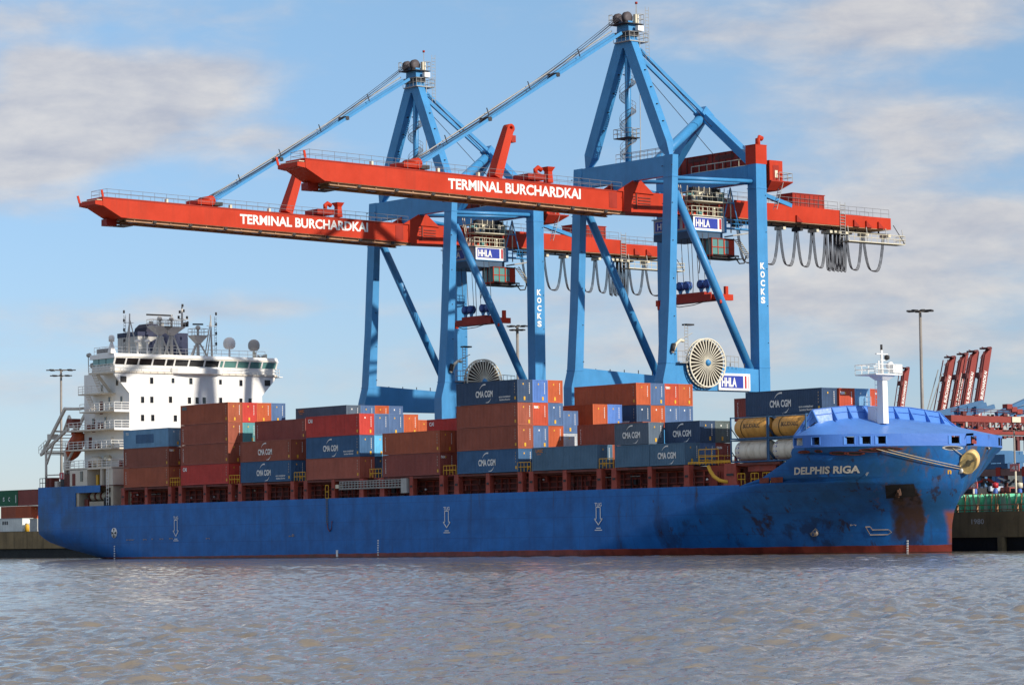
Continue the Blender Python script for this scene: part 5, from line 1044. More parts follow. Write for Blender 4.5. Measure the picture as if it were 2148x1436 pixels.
    m.build_each('boom_hinge', root)
    m = TB(); sec2 = lambda y, z0, z1: [(bx0, y, z0), (bx1-.02, y, z0), (bx1-.02, y, z1), (bx0, y, z1)]
    m.loft([sec2(29.7, 45.55, 48.35), sec2(48, 45.9, 48.35), sec2(58, 45.95, 48.3), sec2(69.9, 45.95, 48.1)], RED); m.loft([sec2(69.9, 45.9, 47.6), sec2(80.3, 45.9, 47.55)], RED); inn = m.build('inner_girder', root)
    m = TB(); m.box(-4, 0, 50, 80, 45.83, 45.9, UNDER); m.rail([(bx1-.1, 48, 48.35), (bx1-.1, 69.5, 48.1)], RAILG, 1.15, 1.9, .03); m.rail([(bx1-.1, 70, 47.6), (bx1-.1, 80, 47.55)], RAILG, 1.2, 1.7, .03); m.rail([(bx0+.1, 50, 48.35), (bx0+.1, 80, 47.6)], RAILG, 1.15, 1.9, .03); m.ladder((bx1+.1, 70.3, 43.9), (bx1+.1, 70.3, 49.3), (0, 1, 0), GALV, 1.0, .05, .4)
    for y in (61, 72.5, 75, 77.5): m.slab([(bx1, y, 45.95), (bx1, y+1.2, 45.95), (bx1, y, 46.9)], (.25, 0, 0), DRED)
    m.build_each('railing', inn)
    m = TB(); m.box(-3.2, -.2, 60.7, 67.0, 48.0, 50.0, DRED); m.box(-3.3, -.1, 60.6, 67.1, 50.0, 50.1, DRED)
    for y in np.arange(61.3, 67, .9): m.box(-.2, -.15, y, y+.08, 48.2, 49.9, DECKDK)
    m.build('switch_house', inn)
    # fore stay from the pylon head down to the boom
    a, c = Vector((-2.04, 30.3, 70.0)), Vector((-2.04, -4.6, 49.6)); m = TB()
    for s_ in (-.75, .75):
        for i in range(3):
            p, q = a.lerp(c, i/3+.006), a.lerp(c, (i+1)/3-.006); m.beam(p+Vector((s_, 0, 0)), q+Vector((s_, 0, 0)), .26, .4, BLUE)
    for i in (1, 2): p = a.lerp(c, i/3); m.box(-3.0, -1.1, p.y-.3, p.y+.3, p.z-.25, p.z+.25, DARK)
    for t in (.2, .45, .65, .85): p = a.lerp(c, t); m.beam(p+Vector((0, 0, .2)), p+Vector((0, -.4, 1.2)), .1, .1, DARK)
    m.build_each('fore_stay', root)
    m = TB()
    for i, x in enumerate((-2.7, -2.2, -1.8, -1.3)): m.path([(x, 30.6-36*t, 72.3-22.3*t-(2.2 if i % 2 else 1.7)*4*t*(1-t)*.55) for t in np.linspace(0, 1, 14)], .04, CABLE, 4)
    m.path([(-2.6, 29.5-34.4*t, 70.2-20.2*t+.05) for t in np.linspace(0, 1, 8)], .09, GALV, 4); m.build_each('hoist_rope', root)
    # machinery house and electrical rooms
    m = TB(); m.box(-12.0, 4.6, 48.2, 50.3, 50.9, 54.9, DRED); m.box(-12.1, 4.7, 48.1, 50.4, 54.9, 55.0, DRED)
    for x in np.arange(-11, 4.4, 1.3): m.box(x, x+.1, 48.12, 48.2, 51, 54.9, DECKDK)
    m.box(-8, -4, 48.14, 48.2, 54.2, 54.7, DECKDK); m.box(-2.6, 1.2, 48.14, 48.2, 54.0, 54.6, DECKDK); mh = m.build('machinery_house', root)
    m = TB(); m.box(-12, 5, 47.5, 48.1, 51.5, 51.6, CREAM); m.rail([(-6.8, 47.55, 51.6), (4.4, 47.55, 51.6)], CREAM, 1.9, 1.6, .06); m.build_each('railing', mh)
    m = TB(); m.box(4.9, 8.0, 48.3, 50.75, 50.15, 52.95, RED); m.box(8.0, 8.05, 48.9, 50.0, 50.2, 52.3, DRED); m.box(8.05, 8.12, 49.2, 49.7, 50.6, 51.6, CREAM); m.zloft([(48.9, 4.9, 7.6, 48.2, 50.4), (50.0, 4.6, 8.6, 48.0, 52.1), (50.15, 4.6, 8.6, 48.0, 52.1)], DRED); m.rail([(8.5, 49.6, 50.15), (8.5, 52.1, 50.15), (4.6, 52.1, 50.15)], GALV, 1.15, .9, .05); m.ladder((8.2, 50.4, 50.2), (8.2, 49.0, 46.2), (1, 0, 0), GALV, .7, .05, .4); m.build('electrical_room', root)
    m = TB(); m.beam((.2, 52.0, 50.0), (-.2, 60.3, 48.2), .55, .55, BLUE); m.build('girder_strut', root)
    m = TB(); m.box(X1-1.95, X1+.03, 45.66, 47.75, 52.3, 54.9, RED); m.path([(X1-.9, 47.0, 54.8), (X1-.9, 47.0, 55.8), (X1-.9, 47.3, 56.05), (X1-.9, 47.8, 55.9)], .35, RED, 10); m.box(X1-2.0, X1+.06, 45.6, 47.8, 54.85, 54.93, RED); m.build('lift_house', root)
    # trolley with cab
    m = TB(); m.box(-5.7, 2.4, 39.3, 45.4, 43.35, 45.4, BLUE); m.box(-5.4, 2.2, 39.0, 44.8, 42.4, 43.35, paint('trolley_under', (.05, .10, .17), .6, .2, .5)); m.box(-6.0, 2.3, 39.2, 45.5, 45.4, 45.52, GALV); tr = m.build('trolley', root)
    m = TB()
    for (u0, u1, z0, z1, mt) in ((39.2, 44.95, 43.45, 45.5, WHITE), (39.5, 43.7, 43.75, 45.15, SIGNBLUE), (44.0, 44.35, 43.75, 45.15, SIGNRED)): o_ = .02 if mt is WHITE else .035; m.box(2.4, 2.4+o_, u0, u1, z0, z1, mt)
    m.text('HHLA', (2.455, 39.65, 43.95), (0, 1, 0), (0, 0, 1), 1.0, LETTER, 2.6, .035)
    m.box(-5.6, 2.0, 39.27, 39.3, 43.6, 45.3, paint('sign_shade', (.45, .45, .45), .5)); m.box(-5.3, -.4, 39.25, 39.28, 43.8, 45.1, SIGNBLUE); m.box(.2, .6, 39.25, 39.28, 43.8, 45.1, SIGNRED); m.text('HHLA', (-4.9, 39.24, 44.0), (1, 0, 0), (0, 0, 1), .9, LETTER, 3.6, .02); m.build('sign', tr)
    m = TB()
    for z, ya, yb in ((45.52, 38.8, 44.6), (47.5, 38.9, 45.5)):
        m.rail([(-5, ya, z), (2.6, ya, z), (2.6, yb, z), (-5, yb, z)], CREAM, 1.15, .9, .05); m.box(1.2, 2.7, ya, yb, z-.14, z-.02, CREAM)
    m.box(.3, 1.0, 38.9, 45.4, 47.3, 47.45, GALV); m.build_each('railing', tr)
    m = TB()
    for i in range(46):
        y = random.uniform(38.6, 46); z = random.choice((45.6, 47.5, 47.5)); w_ = random.uniform(.15, .6); x = random.uniform(.4, 2.2); m.box(x, x+w_, y, y+w_, z, z+random.uniform(.4, 1.5), random.choice((DARK, DARK, CREAM, BLUE, GALV, GREENG)))
    for i in range(12): y = random.uniform(38.6, 46); m.tube((1.2, y, 45.4), (1.0, y+random.uniform(-.8, .8), 49.6), .06, random.choice((DARK, GALV, CREAM)), 5)
    m.box(.2, .9, 40.5, 45.8, 48.3, 49.5, DARK); m.build_each('hoist_gear', tr)
    m = TB()
    for ya, yb in ((44.4, 46.3), (46.3, 46.3), (48, 46.3)): m.tube((2.3, ya, 43.4), (2.3, yb, 49.6), .09, (BLUE if ya != 46.3 else CREAM), 6)
    m.box(2.1, 2.5, 45.6, 46.9, 47.4, 47.6, BLUE); m.box(1.8, 2.6, 45.4, 50, 43.9, 44.1, BLUE); m.tube((2.2, 45.2, 42.8), (2.2, 50.0, 43.6), .12, GALV, 6); m.rail([(2.4, 45.3, 44.1), (2.4, 50, 44.1)], BLUE, 1.1, .9, .06); m.build_each('mast_frame', tr)
    m = TB(); m.box(.4, 3.0, 42.0, 46.2, 40.0, 40.25, RED); m.box(.45, 2.95, 42.05, 44.3, 40.25, 42.3, GREENG); m.box(.4, 3.0, 44.3, 46.2, 40.2, 42.5, RED); m.box(.4, 3.0, 42.0, 46.2, 42.3, 42.5, DECKDK)
    for y in (42.0, 43.1, 44.2, 45.2): m.box(2.95, 3.03, y, y+.1, 40.2, 42.4, RED)
    m.box(2.95, 3.03, 42, 46.2, 41.2, 41.3, RED); m.box(2.95, 3.02, 44.4, 45.1, 40.4, 42.2, GREENG)
    for x in (.42, 1.6, 2.9): m.box(x, x+.1, 41.97, 42.05, 40.2, 42.4, DRED)
    cab = m.build('cab', tr); m = TB(); m.ladder((3.1, 46.4, 42.6), (3.1, 49, 39.9), (1, 0, 0), CREAM, .9, .07, .3); m.rail([(3.2, 42, 39.9), (3.2, 46.8, 39.9)], DARK, .3, 1.5, .06); m.box(.4, 3.3, 41.8, 47.6, 39.75, 39.85, DARK); m.path([(2.8, 46.5, 40), (2.8, 47.3, 39.2), (2.8, 48.2, 39.3), (2.8, 48.6, 40.3)], .1, DARK, 5); m.build_each('cab_stair', cab)
    # cable reel, its guide and the name board on the portal beam
    c = Vector((8.75, 35.35, 25.0)); m = TB(); RC = paint('reel_cream', (.74, .69, .55), .5, .1, .8, rust=.2); RB = paint('reel_cable', (.03, .02, .014), .7, .3, 1.5)
    m.lathe(tuple(c-Vector((.35, 0, 0))), 'X', [(.5, 0), (2.95, .05), (2.95, .25), (.5, .3)], RB, 44); rl = m.build('cable_reel', root); m = TB()
    for s_ in (-.55, .12):
        for i in range(34): a_ = 2*math.pi*i/34; e = Vector((0, math.cos(a_), math.sin(a_))); m.beam(c+Vector((s_, 0, 0))+e*.3, c+Vector((s_, 0, 0))+e*3.2, .05, .1, RC, (1, 0, 0), .16, .1)
        m.lathe(tuple(c+Vector((s_-.05, 0, 0))), 'X', [(3.1, 0), (3.28, 0), (3.28, .12), (3.1, .12)], RC, 44, True)
    m.build('spoke', rl); m = TB(); m.lathe(tuple(c+Vector((-1.3, 0, 0))), 'X', [(0, 0), (.45, 0), (.45, 1.5), (.3, 1.75), (0, 1.8)], BLUE, 16); m.build('hub', rl)
    m = TB(); m.box(7.9, 8.6, 30.6, 34, 24.9, 25.0, GALV); m.rail([(8.5, 30.4, 25.0), (8.5, 33, 25)], GALV, 1.5, .8, .05); m.rail([(8.3, 38.6, 24.6), (8.3, 41.5, 24.5)], GALV, 1.5, .8, .05); m.ladder((8.2, 32.2, 25), (8.2, 32.2, 30.0), (0, 1, 0), GALV, .6, .05, .4); m.box(7.6, 8.5, 32.0, 33.4, 29.9, 30.1, DARK); m.path([(8.3, 29.6, 26.2), (8.3, 30.3, 27.4), (8.3, 31.0, 27.9), (8.3, 31.6, 27.8)], .22, CREAM, 6); m.tube((8.3, 29.6, 26.4), (8.3, 29.9, 27.4), .3, DARK, 6); m.tube((8.3, 31, 28), (8.3, 33.2, 28.9), .06, GALV, 5); m.build_each('reel_guide', root)
    m = TB(); m.box(X1-.14, X1+.06, 38.0, 43.8, 21.5, 23.75, WHITE); m.box(X1+.06, X1+.075, 38.4, 42.5, 21.8, 23.45, SIGNBLUE); m.text('HHLA', (X1+.09, 38.55, 22.02), (0, 1, 0), (0, 0, 1), 1.2, LETTER, 2.7, .035); m.box(X1+.06, X1+.075, 42.8, 43.1, 21.8, 23.45, SIGNRED); m.box(X1+.06, X1+.075, 43.4, 43.5, 21.8, 23.45, paint('sign_pink', (.6, .25, .25), .5)); m.build('sign', root)
    # festoon cables on their track under the inner girder
    m = TB(); m.box(-2.2, -1.9, 50, 82.2, 45.35, 45.55, DARK)
    for y in np.arange(51, 82, 2.4): m.box(-2.15, -1.95, y, y+.15, 45.5, 45.95, DARK)
    fr = m.build('festoon_track', root); hang = [51.6, 56.0, 59.9, 63.3, 66.5, 69.2, 70.1, 71.0, 71.7, 72.4, 73.2, 76.6, 81.2]
    for ya, yb in zip(hang, hang[1:]):
        m = TB(); w_ = yb-ya
        for i in range(3):
            xx = -2.4+i*.2; dp = 5.1+(.35 if w_ < 1.2 else 0)+i*.09; pts = []
            for t in np.linspace(0, 1, 15): s_ = (2*t-1); yy = (ya+yb)/2+w_*.46*math.copysign(abs(s_)**.72, s_)*(1-.10*(1-abs(s_))); pts.append((xx, yy, 45.2-dp*(1-abs(s_)**2.6)))
            m.path(pts, .055, CABLE, 5)
        m.build('festoon_cable', fr)
    m = TB()
    for y in hang: m.box(-2.9, -1.1, y-.25, y+.25, 44.95, 45.4, CREAM if int(y*10) % 3 else DARK)
    m.build_each('festoon_carriage', fr)
    m = TB(); m.box(-1.2, .6, 71, 82.6, 43.75, 43.87, CREAM); m.rail([(.6, 71, 43.87), (.6, 82.6, 43.87), (-1.2, 82.6, 43.87)], CREAM, 1.15, 1.2, .05)
    for y in (71.2, 75, 79, 82.4): m.tube((.5, y, 43.9), (.2, y, 46), .06, GALV, 5)
    m.tube((.6, 82.5, 43.9), (.4, 80.4, 46.5), .06, DARK, 5); m.build('maintenance_platform', root)
    return root
crane = build_crane(); tag(crane, 'blue and red harbour crane standing nearer the bow, its apex the highest', 'crane', 'blue cranes with red booms over the ship')
def build_spreader():
    o = empty('spreader', (-2, 43, 34.5)); m = MB(); m.box(-6.0, 2.4, 42.2, 43.8, 34.0, 34.9, DRED); m.box(-8.2, -5.6, 42.5, 43.5, 34.15, 34.7, DRED); m.box(1.8, 4.4, 42.5, 43.5, 34.15, 34.7, RED); m.box(-4.6, 1.0, 42.3, 43.7, 34.9, 35.3, DRED); m.build('beam', o)
    m = MB()
    for x in (-8.3, 4.2): m.box(x, x+.5, 41.8, 44.2, 33.9, 34.7, RED); m.beam((x+.3, 41.9, 34.6), (x+.7, 41.7, 33.4), .25, .3, RED); m.box(x, x+.4, 42.9, 43.4, 34.7, 35.8, RED)
    m.build_each('end_beam', o); m = MB()
    for x in (-4.4, -3.0, -.2, 1.1):
        for y in (42.6, 43.1): m.lathe((x, y, 36.4), 'Y', [(.12, 0), (.62, 0), (.54, .07), (.54, .13), (.62, .2), (.12, .2)], paint('sheave_blue', (.03, .09, .33), .5), 20)
        m.slab([(x-.6, 42.8, 36.3), (x+.6, 42.8, 36.3), (x+.12, 42.8, 35.2), (x-.12, 42.8, 35.2)], (0, .2, 0), BLUE)
    m.build_each('sheave', o); m = MB()
    for x in (-5.0, -3.8, -2.5, -.8, .5, 1.7): m.tube((x, 43, 36.4), (x, 42.6, 43.3), .045, CABLE, 5)
    m.path([(-2, 43, 35.3), (-1.9, 43, 36.5), (-2, 42.9, 43)], .05, CABLE, 5); m.path([(-1.2, 42.6, 43), (-.6, 42.6, 40.5), (-.1, 42.6, 39.2), (-.3, 42.6, 37.9)], .07, CABLE, 5); m.path([(-6, 42.3, 34.1), (-4, 42.2, 33.5), (-1, 42.2, 33.6), (1.5, 42.3, 34.0)], .06, CABLE, 5); m.build_each('hoist_rope', o); return o
spr = build_spreader(); tag(spr, 'red lifting frame with blue pulleys hanging from the crane nearer the bow', 'spreader', 'red lifting frames on crane ropes')
DX = -47.6
c2 = copy_tree(crane); c2.location.x += DX; c2.location.z -= .15; c2['label'] = 'blue and red harbour crane standing behind the other, nearer the white bridge'
s2 = copy_tree(spr); s2.location.x += DX; s2['label'] = 'red lifting frame with blue pulleys hanging from the crane nearer the white bridge'

# ------------------------------------------------------------------ mooring lines
def mooring(pa, pb, sag, label):
    m = MB(); m.path([on_hull(pa[0]+(pb[0]-pa[0])*t, pa[1]+(pb[1]-pa[1])*t+sag*4*t*(1-t), .06+.5*math.sin(math.pi*t)**.5) for t in np.linspace(0, 1, 18)], .042, ROPE, 6)
    o = m.build('mooring_rope', origin=on_hull(*pa)); tag(o, label, 'rope', 'mooring ropes at the bow')
mooring((1838, 941), (2024, 985), 1.5, 'lower of the two pale ropes crossing the bow beside the ship name')
mooring((1862, 942), (2029, 981), 1.2, 'upper of the two pale ropes crossing the bow beside the ship name')
mooring((1998, 939), (2034, 965), .4, 'short pale rope from the fairlead high on the stem to the round crest')

# ------------------------------------------------------------------ light towers
def light_tower(px, pytop, Y, r0, r1, head, label, rings=2):
    p = at(px, pytop, 'Y', Y); o = empty('light_tower', (p.x, Y, QZ)); tag(o, label, 'light tower', 'tall floodlight towers on the quay'); m = MB(); POLE = paint('tower_steel', (.30, .27, .24), .5, .15, .8, streak=.3)
    m.tube((p.x, Y, QZ), (p.x, Y, p.z), r0, POLE, 12, r1); m.lathe((p.x, Y, QZ), 'Z', [(0, 0), (r0*2, 0), (r0*2, .4), (0, .5)], CONC, 12); m.build('pole', o); m = MB()
    for i in range(rings):
        z = p.z-i*head*.42; rr = head*(1 if i == 0 else .72)
        for k in range(8):
            a = k*math.pi/4+.2; e = Vector((math.cos(a), math.sin(a), 0)); c = Vector((p.x, Y, z)); m.tube(c, c+e*rr, .07, POLE, 5); m.beam(c+e*(rr-.7), c+e*(rr+.3), .5, .22, DARK)
        m.path([(p.x+math.cos(a)*rr*.6, Y+math.sin(a)*rr*.6, z) for a in np.linspace(0, 2*math.pi, 17)], .06, POLE, 4)
    m.build('floodlight', o)
light_tower(128, 776, 110, .33, .24, 3.0, 'tall light tower with twin rings of lamps behind the stern')
light_tower(1085, 684, 120, .36, .26, 1.7, 'light tower standing between the legs of the crane behind')
light_tower(1930, 652, 75, .32, .19, 1.6, 'slender pale light tower rising behind the bow', 1)
light_tower(2127, 903, 330, .3, .22, 2.6, 'low distant light tower beneath the lowered red girder', 1)

# ------------------------------------------------------------------ container yard behind the stern
YDX = 60.0
def yard(px, py, col, label, side=None, end='y', L=12.19, Y=YDX, h=2.6):
    p = at(px, py, 'Y', Y); return p
p = at(37, 1027, 'Y', YDX); g = container(p.x-12.25, 0, QZ+2.65*2, 12.19, p.z-QZ-5.3, 'green', 'green container with spaced white letters, topmost of the quay stack behind the stern', None, 'y', 'containers on the quay behind the stern', YDX)
m = MB()
for i, ch in enumerate('ASC'): m.text(ch, (4.3+i*2.15, .008, .95), (1, 0, 0), (0, 0, 1), .8, LETTER, .62, .03)
m.box(11.4, 11.62, .002, .012, .6, 2.1, LETTER)
m.build('lettering', g, origin=(0, 0, 0))
container(p.x+.15, 0, QZ+5.3, 12.19, p.z-QZ-5.3, 'maroon', 'dark red container on the quay stack next to the blue stern', None, 'y', 'containers on the quay behind the stern', YDX)
q = at(33, 1060, 'Y', YDX); container(q.x-5.8, 0, QZ+2.62, 6.06, 2.6, 'rust', 'short rust container squarely under the green one behind the stern', None, 'y', 'containers on the quay behind the stern', YDX)
container(q.x+.35, 0, QZ+2.62, 5.1, 2.6, 'brown', 'short brown container between a rust and an orange one behind the stern', None, 'y', 'containers on the quay behind the stern', YDX)
q = at(66, 1060, 'X', q.x+6.2); container(q.x-6.2, 0, QZ+2.62, 6.06, 2.6, 'orange', 'orange container end glowing beside the blue stern', None, 'y', 'containers on the quay behind the stern', q.y)
container(p.x-8, 0, QZ, 12.19, 2.6, 'brown', 'brown container at the bottom of the quay stack behind the white box', None, 'y', 'containers on the quay behind the stern', YDX)
container(p.x+4.4, 0, QZ, 12.19, 2.6, 'dkbrown', 'dark brown container low on the quay tight against the stern', None, 'y', 'containers on the quay behind the stern', YDX)
q = at(49, 1086, 'Y', 42); o = empty('site_cabin', (q.x-6, 43, QZ)); tag(o, 'low white box with dark marking standing on the quay edge behind the stern', 'cabin'); m = MB(); m.box(q.x-9, q.x, 41.8, 44, QZ+.15, q.z, CC['white']); m.box(q.x-9.05, q.x+.05, 41.75, 44.05, q.z-.1, q.z+.02, GALV); m.box(q.x-8, q.x-1, 41.9, 43.9, QZ, QZ+.15, DARK); m.build('body', o); m = MB()
for i in range(3): m.box(q.x-7.3+i*.75, q.x-6.8+i*.75, 41.78, 41.8, q.z-1.15, q.z-.5, LETTERK)
m.build_each('marking', o); m = MB(); m.box(q.x+.6, q.x+1.4, 42.0, 43.2, QZ, QZ+1.6, GALV); m.build('step', o)
q = at(57, 1095, 'Y', 40); m = MB(); m.lathe((q.x, 40, QZ), 'Z', [(0, 0), (.42, 0), (.42, 1.0), (.3, 1.35), (0, 1.45)], YELLOW, 14); o = m.build('bollard', origin=(q.x, 40, QZ)); tag(o, 'bright yellow bollard on the quay edge by the white box', 'bollard')
q = at(76, 1088, 'Y', 39); m = MB(); m.box(q.x-1.4, q.x+1.2, 38.5, 40, QZ, q.z, GALV); m.box(q.x-1.5, q.x+1.3, 38.4, 40.1, q.z, q.z+.1, CREAM); o = m.build('switch_cabinet', origin=(q.x, 39, QZ)); tag(o, 'grey switch cabinet on the quay edge right behind the stern', 'cabinet')

# ------------------------------------------------------------------ berth ahead of the bow
GT = paint('green_tarpaulin', (.22, .84, .52), .55, .2, .5, streak=.15, dirt=(.10, .55, .30)); GW = paint('pale_tarpaulin', (.42, .62, .45), .6, .2, .6); OST = paint('orange_strap', (.75, .28, .10), .6)
def tarp_row(x0, x1, label):
    Y = 35.0; zt = at(2080, 1035, 'Y', Y).z; o = empty('covered_stack', ((x0+x1)/2, Y, QZ)); tag(o, label, 'tarpaulin', 'green sheeted stacks along the quay'); m = MB(); P = []; n = 36
    for k in range(n+1):
        x = x0+(x1-x0)*k/n; f = (k % 6)/5*1.7+.1*math.sin(k*1.9)+.06*math.sin(k*.7+1); P.append((x+(-.35*(x1-x0)/n if k % 6 == 0 else 0), f))
    for z0, z1, e0, e1 in ((QZ+.02, QZ+1.2, .1, .0), (QZ+1.2, zt, 0, .35)):
        v = [(x, Y+f+e, z) for z, e in ((z0, e0), (z1, e1)) for x, f in P]; m.add(v, [(j, j+1, n+1+j+1, n+1+j) for j in range(n)], GT, True)
    m.build('sheet', o); m = MB()
    for k in range(0, n, 5):
        x, f = P[k]; 
        m.slab([(x, Y+f-.1, QZ+.05), (x+.7, Y+f-.1, QZ+.05), (x+.15, Y+.2, zt), (x, Y+.2, zt)], (0, .05, 0), GW)
    m.build_each('fold', o); m = MB()
    for k in range(1, 9):
        x = x0+(x1-x0)*k/9+random.uniform(-.5, .5); f = P[min(n, int(n*(x-x0)/(x1-x0)))][1]; m.beam((x, Y+f-.15, QZ), (x+random.choice((0, 0, .5)), Y+f+.05, zt), .05, .05, OST)
    m.box(x0, x1, Y-.25, Y-.1, zt-.04, zt+.04, OST); m.build_each('strap', o)
def translucent(m, f=.25):
    nt = m.node_tree; b = nt.nodes['Principled BSDF']; t = nt.nodes.new('ShaderNodeBsdfTranslucent'); x = nt.nodes.new('ShaderNodeMixShader'); o = nt.nodes['Material Output']
    src = b.inputs['Base Color'].links[0].from_socket; nt.links.new(src, t.inputs[0]); x.inputs[0].default_value = f; nt.links.new(b.outputs[0], x.inputs[1]); nt.links.new(t.outputs[0], x.inputs[2]); nt.links.new(x.outputs[0], o.inputs[0])
translucent(GT); translucent(GW)
xa = at(1985, 1060, 'Y', 35).x; xb = at(2062, 1060, 'Y', 35).x; xc = at(2112, 1060, 'Y', 35).x; xd = at(2200, 1060, 'Y', 35).x
tarp_row(xa, xb, 'green sheeted stack on the quay partly hidden by the stem'); tarp_row(xb+.2, xc, 'middle one of three green sheeted stacks on the quay'); tarp_row(xc+.2, xd, 'green sheeted stack cut off by the edge of the photo')
def post_sign(px, py, Y, txt, label, lamp):
    p = at(px, py, 'Y', Y); o = empty('berth_sign', (p.x, Y, QZ)); tag(o, label, 'sign', 'small pink berth signs on poles'); m = MB(); m.tube((p.x, Y, QZ), (p.x, Y, p.z+.3), .12, CREAM, 8); m.build('pole', o); m = MB(); m.box(p.x-.75, p.x+.75, Y-.16, Y-.1, p.z-.45, p.z+.45, paint('berth_pink', (.72, .22, .20), .5)); m.text(txt, (p.x-.5, Y-.17, p.z-.27), (1, 0, 0), (0, 0, 1), .5, LETTER, 1.0, .03); m.build('board', o)
post_sign(2130, 980, 45, '41', 'pink berth sign reading 41 on a cream pole', 1); post_sign(2042, 1017, 48, '40', 'small pink sign low behind the green sheets near the bow', 0)
def carriage(px0, px1, py0, py1, Y, col, label, kind):
    a, b = at(px0, py0, 'Y', Y), at(px1, py1, 'Y', Y); o = empty('trailer', ((a.x+b.x)/2, Y, QZ)); tag(o, label, 'trailer', 'yard trailers behind the green sheets'); m = MB(); m.box(a.x, b.x, Y, Y+2.5, b.z+.3, a.z, col); m.box(a.x-.1, b.x+.1, Y+.1, Y+2.4, b.z, b.z+.3, DARK)
    for k in range(3): m.box(a.x+.2+k*(b.x-a.x)/3, a.x+.35+k*(b.x-a.x)/3, Y-.03, Y, b.z+.3, a.z, DARK)
    m.build('bed', o); m = MB()
    for k in range(5): x = a.x+.8+k*(b.x-a.x-1.6)/4; m.lathe((x, Y+.1, b.z-.45), 'Y', [(0, 0), (.5, 0), (.5, .4), (0, .4)], DARK, 12); m.box(x-.06, x+.06, Y+.4, Y+2.0, QZ, b.z, DARK)
    m.build_each('wheel', o)
for a in ((2022, 2050, 1024, 1036, 62, DARK, 'dark trailer half hidden between the bow and the green sheets', 0), (2052, 2078, 1020, 1034, 64, CC['pale'], 'pale trailer above the green sheets', 0), (2079, 2118, 1022, 1036, 66, CC['maroon'], 'maroon trailer above the green sheets', 0), (2120, 2165, 1024, 1036, 62, DARK, 'dark trailer above the green sheets beyond the pink 41 sign', 0)): carriage(*a)
for px in (2045, 2088, 2139):
    p = at(px, 1024, 'Y', 56); m = MB(); m.lathe((p.x, 56, QZ), 'Z', [(0, 0), (.3, 0), (.3, p.z-QZ-.2), (.22, p.z-QZ), (0, p.z-QZ)], paint('post_blue', (.05, .13, .45), .5), 12); m.lathe((p.x, 56, p.z), 'Z', [(0, 0), (.4, .1), (.4, .7), (0, .8)], SIGNRED if px != 2139 else CREAM, 10); o = m.build('guard_post', origin=(p.x, 56, QZ)); tag(o, {2045: 'blue guard post just clear of the stem behind the green sheets', 2088: 'blue guard post with red top midway along the green sheets', 2139: 'blue guard post with cream top beside the pink 41 sign'}[px], 'post', 'blue guard posts on the quay')
def yard_gantry():
    Y = 170.0; o = empty('yard_gantry', (0, Y, QZ)); P = lambda x, y: at(x, y, 'Y', Y); c = P(2090, 1000); o.location = (c.x, Y, QZ); tag(o, 'red and blue yard gantry carrying a blue container, beyond the bow tip', 'gantry'); m = MB()
    a, b = P(2046, 985), P(2210, 985); h = P(2090, 998).z; m.box(a.x, b.x, Y, Y+1.2, h, a.z, paint('gantry_brown', (.20, .10, .085), .6, .2, .4)); m.build('cross_beam', o)
    for px, w in ((2094, 9), (2150, 12)):
        l, r = P(px-w/2, 990), P(px+w/2, 990); zm = P(px, 998).z; m = MB(); m.box(l.x, r.x, Y-.1, Y+1.3, zm, a.z+.3, DRED); m.box(l.x+.05, r.x-.05, Y-.05, Y+1.25, QZ, zm, paint('gantry_blue', (.04, .11, .33), .5)); m.build('leg', o)
    for px in (2057, 2072, 2106):
        l = P(px, 990); m = MB(); m.box(l.x-.25, l.x+.25, Y+.2, Y+.8, QZ, h, LETTERK if px != 2106 else DECKDK); m.build('leg', o)
    m = MB()
    for k in range(9):
        q0 = P(2050+k*11, 1012+random.uniform(-8, 6)); q1 = P(2062+k*11, 1012+random.uniform(-8, 6)); m.beam(q0, q1, .35, .35, random.choice((DECKDK, LETTERK, GALV, DRED)))
    m.beam(P(2057, 998), P(2074, 1018), .3, .3, LETTERK); m.beam(P(2094, 1001), P(2140, 1020), .3, .3, GALV); m.box(P(2050, 1).x, P(2085, 1).x, Y, Y+.5, P(2050, 1014).z, P(2050, 1010).z, DECKDK); m.build_each('brace', o); return o
yard_gantry()
p = at(2060, 984, 'Y', 170.5); q = at(2116, 971, 'Y', 170.5); container(p.x, 0, p.z, q.x-p.x, q.z-p.z, 'blue', 'blue container carried on top of the red and blue yard gantry', None, None, 'containers ahead of the bow', 170.2)
p = at(2105, 1012, 'Y', 230); q = at(2160, 1000, 'Y', 230); container(p.x, 0, QZ, q.x-p.x, p.z-QZ+2, 'cream', 'cream container seen through the yard gantry legs', None, None, 'containers ahead of the bow', 230)

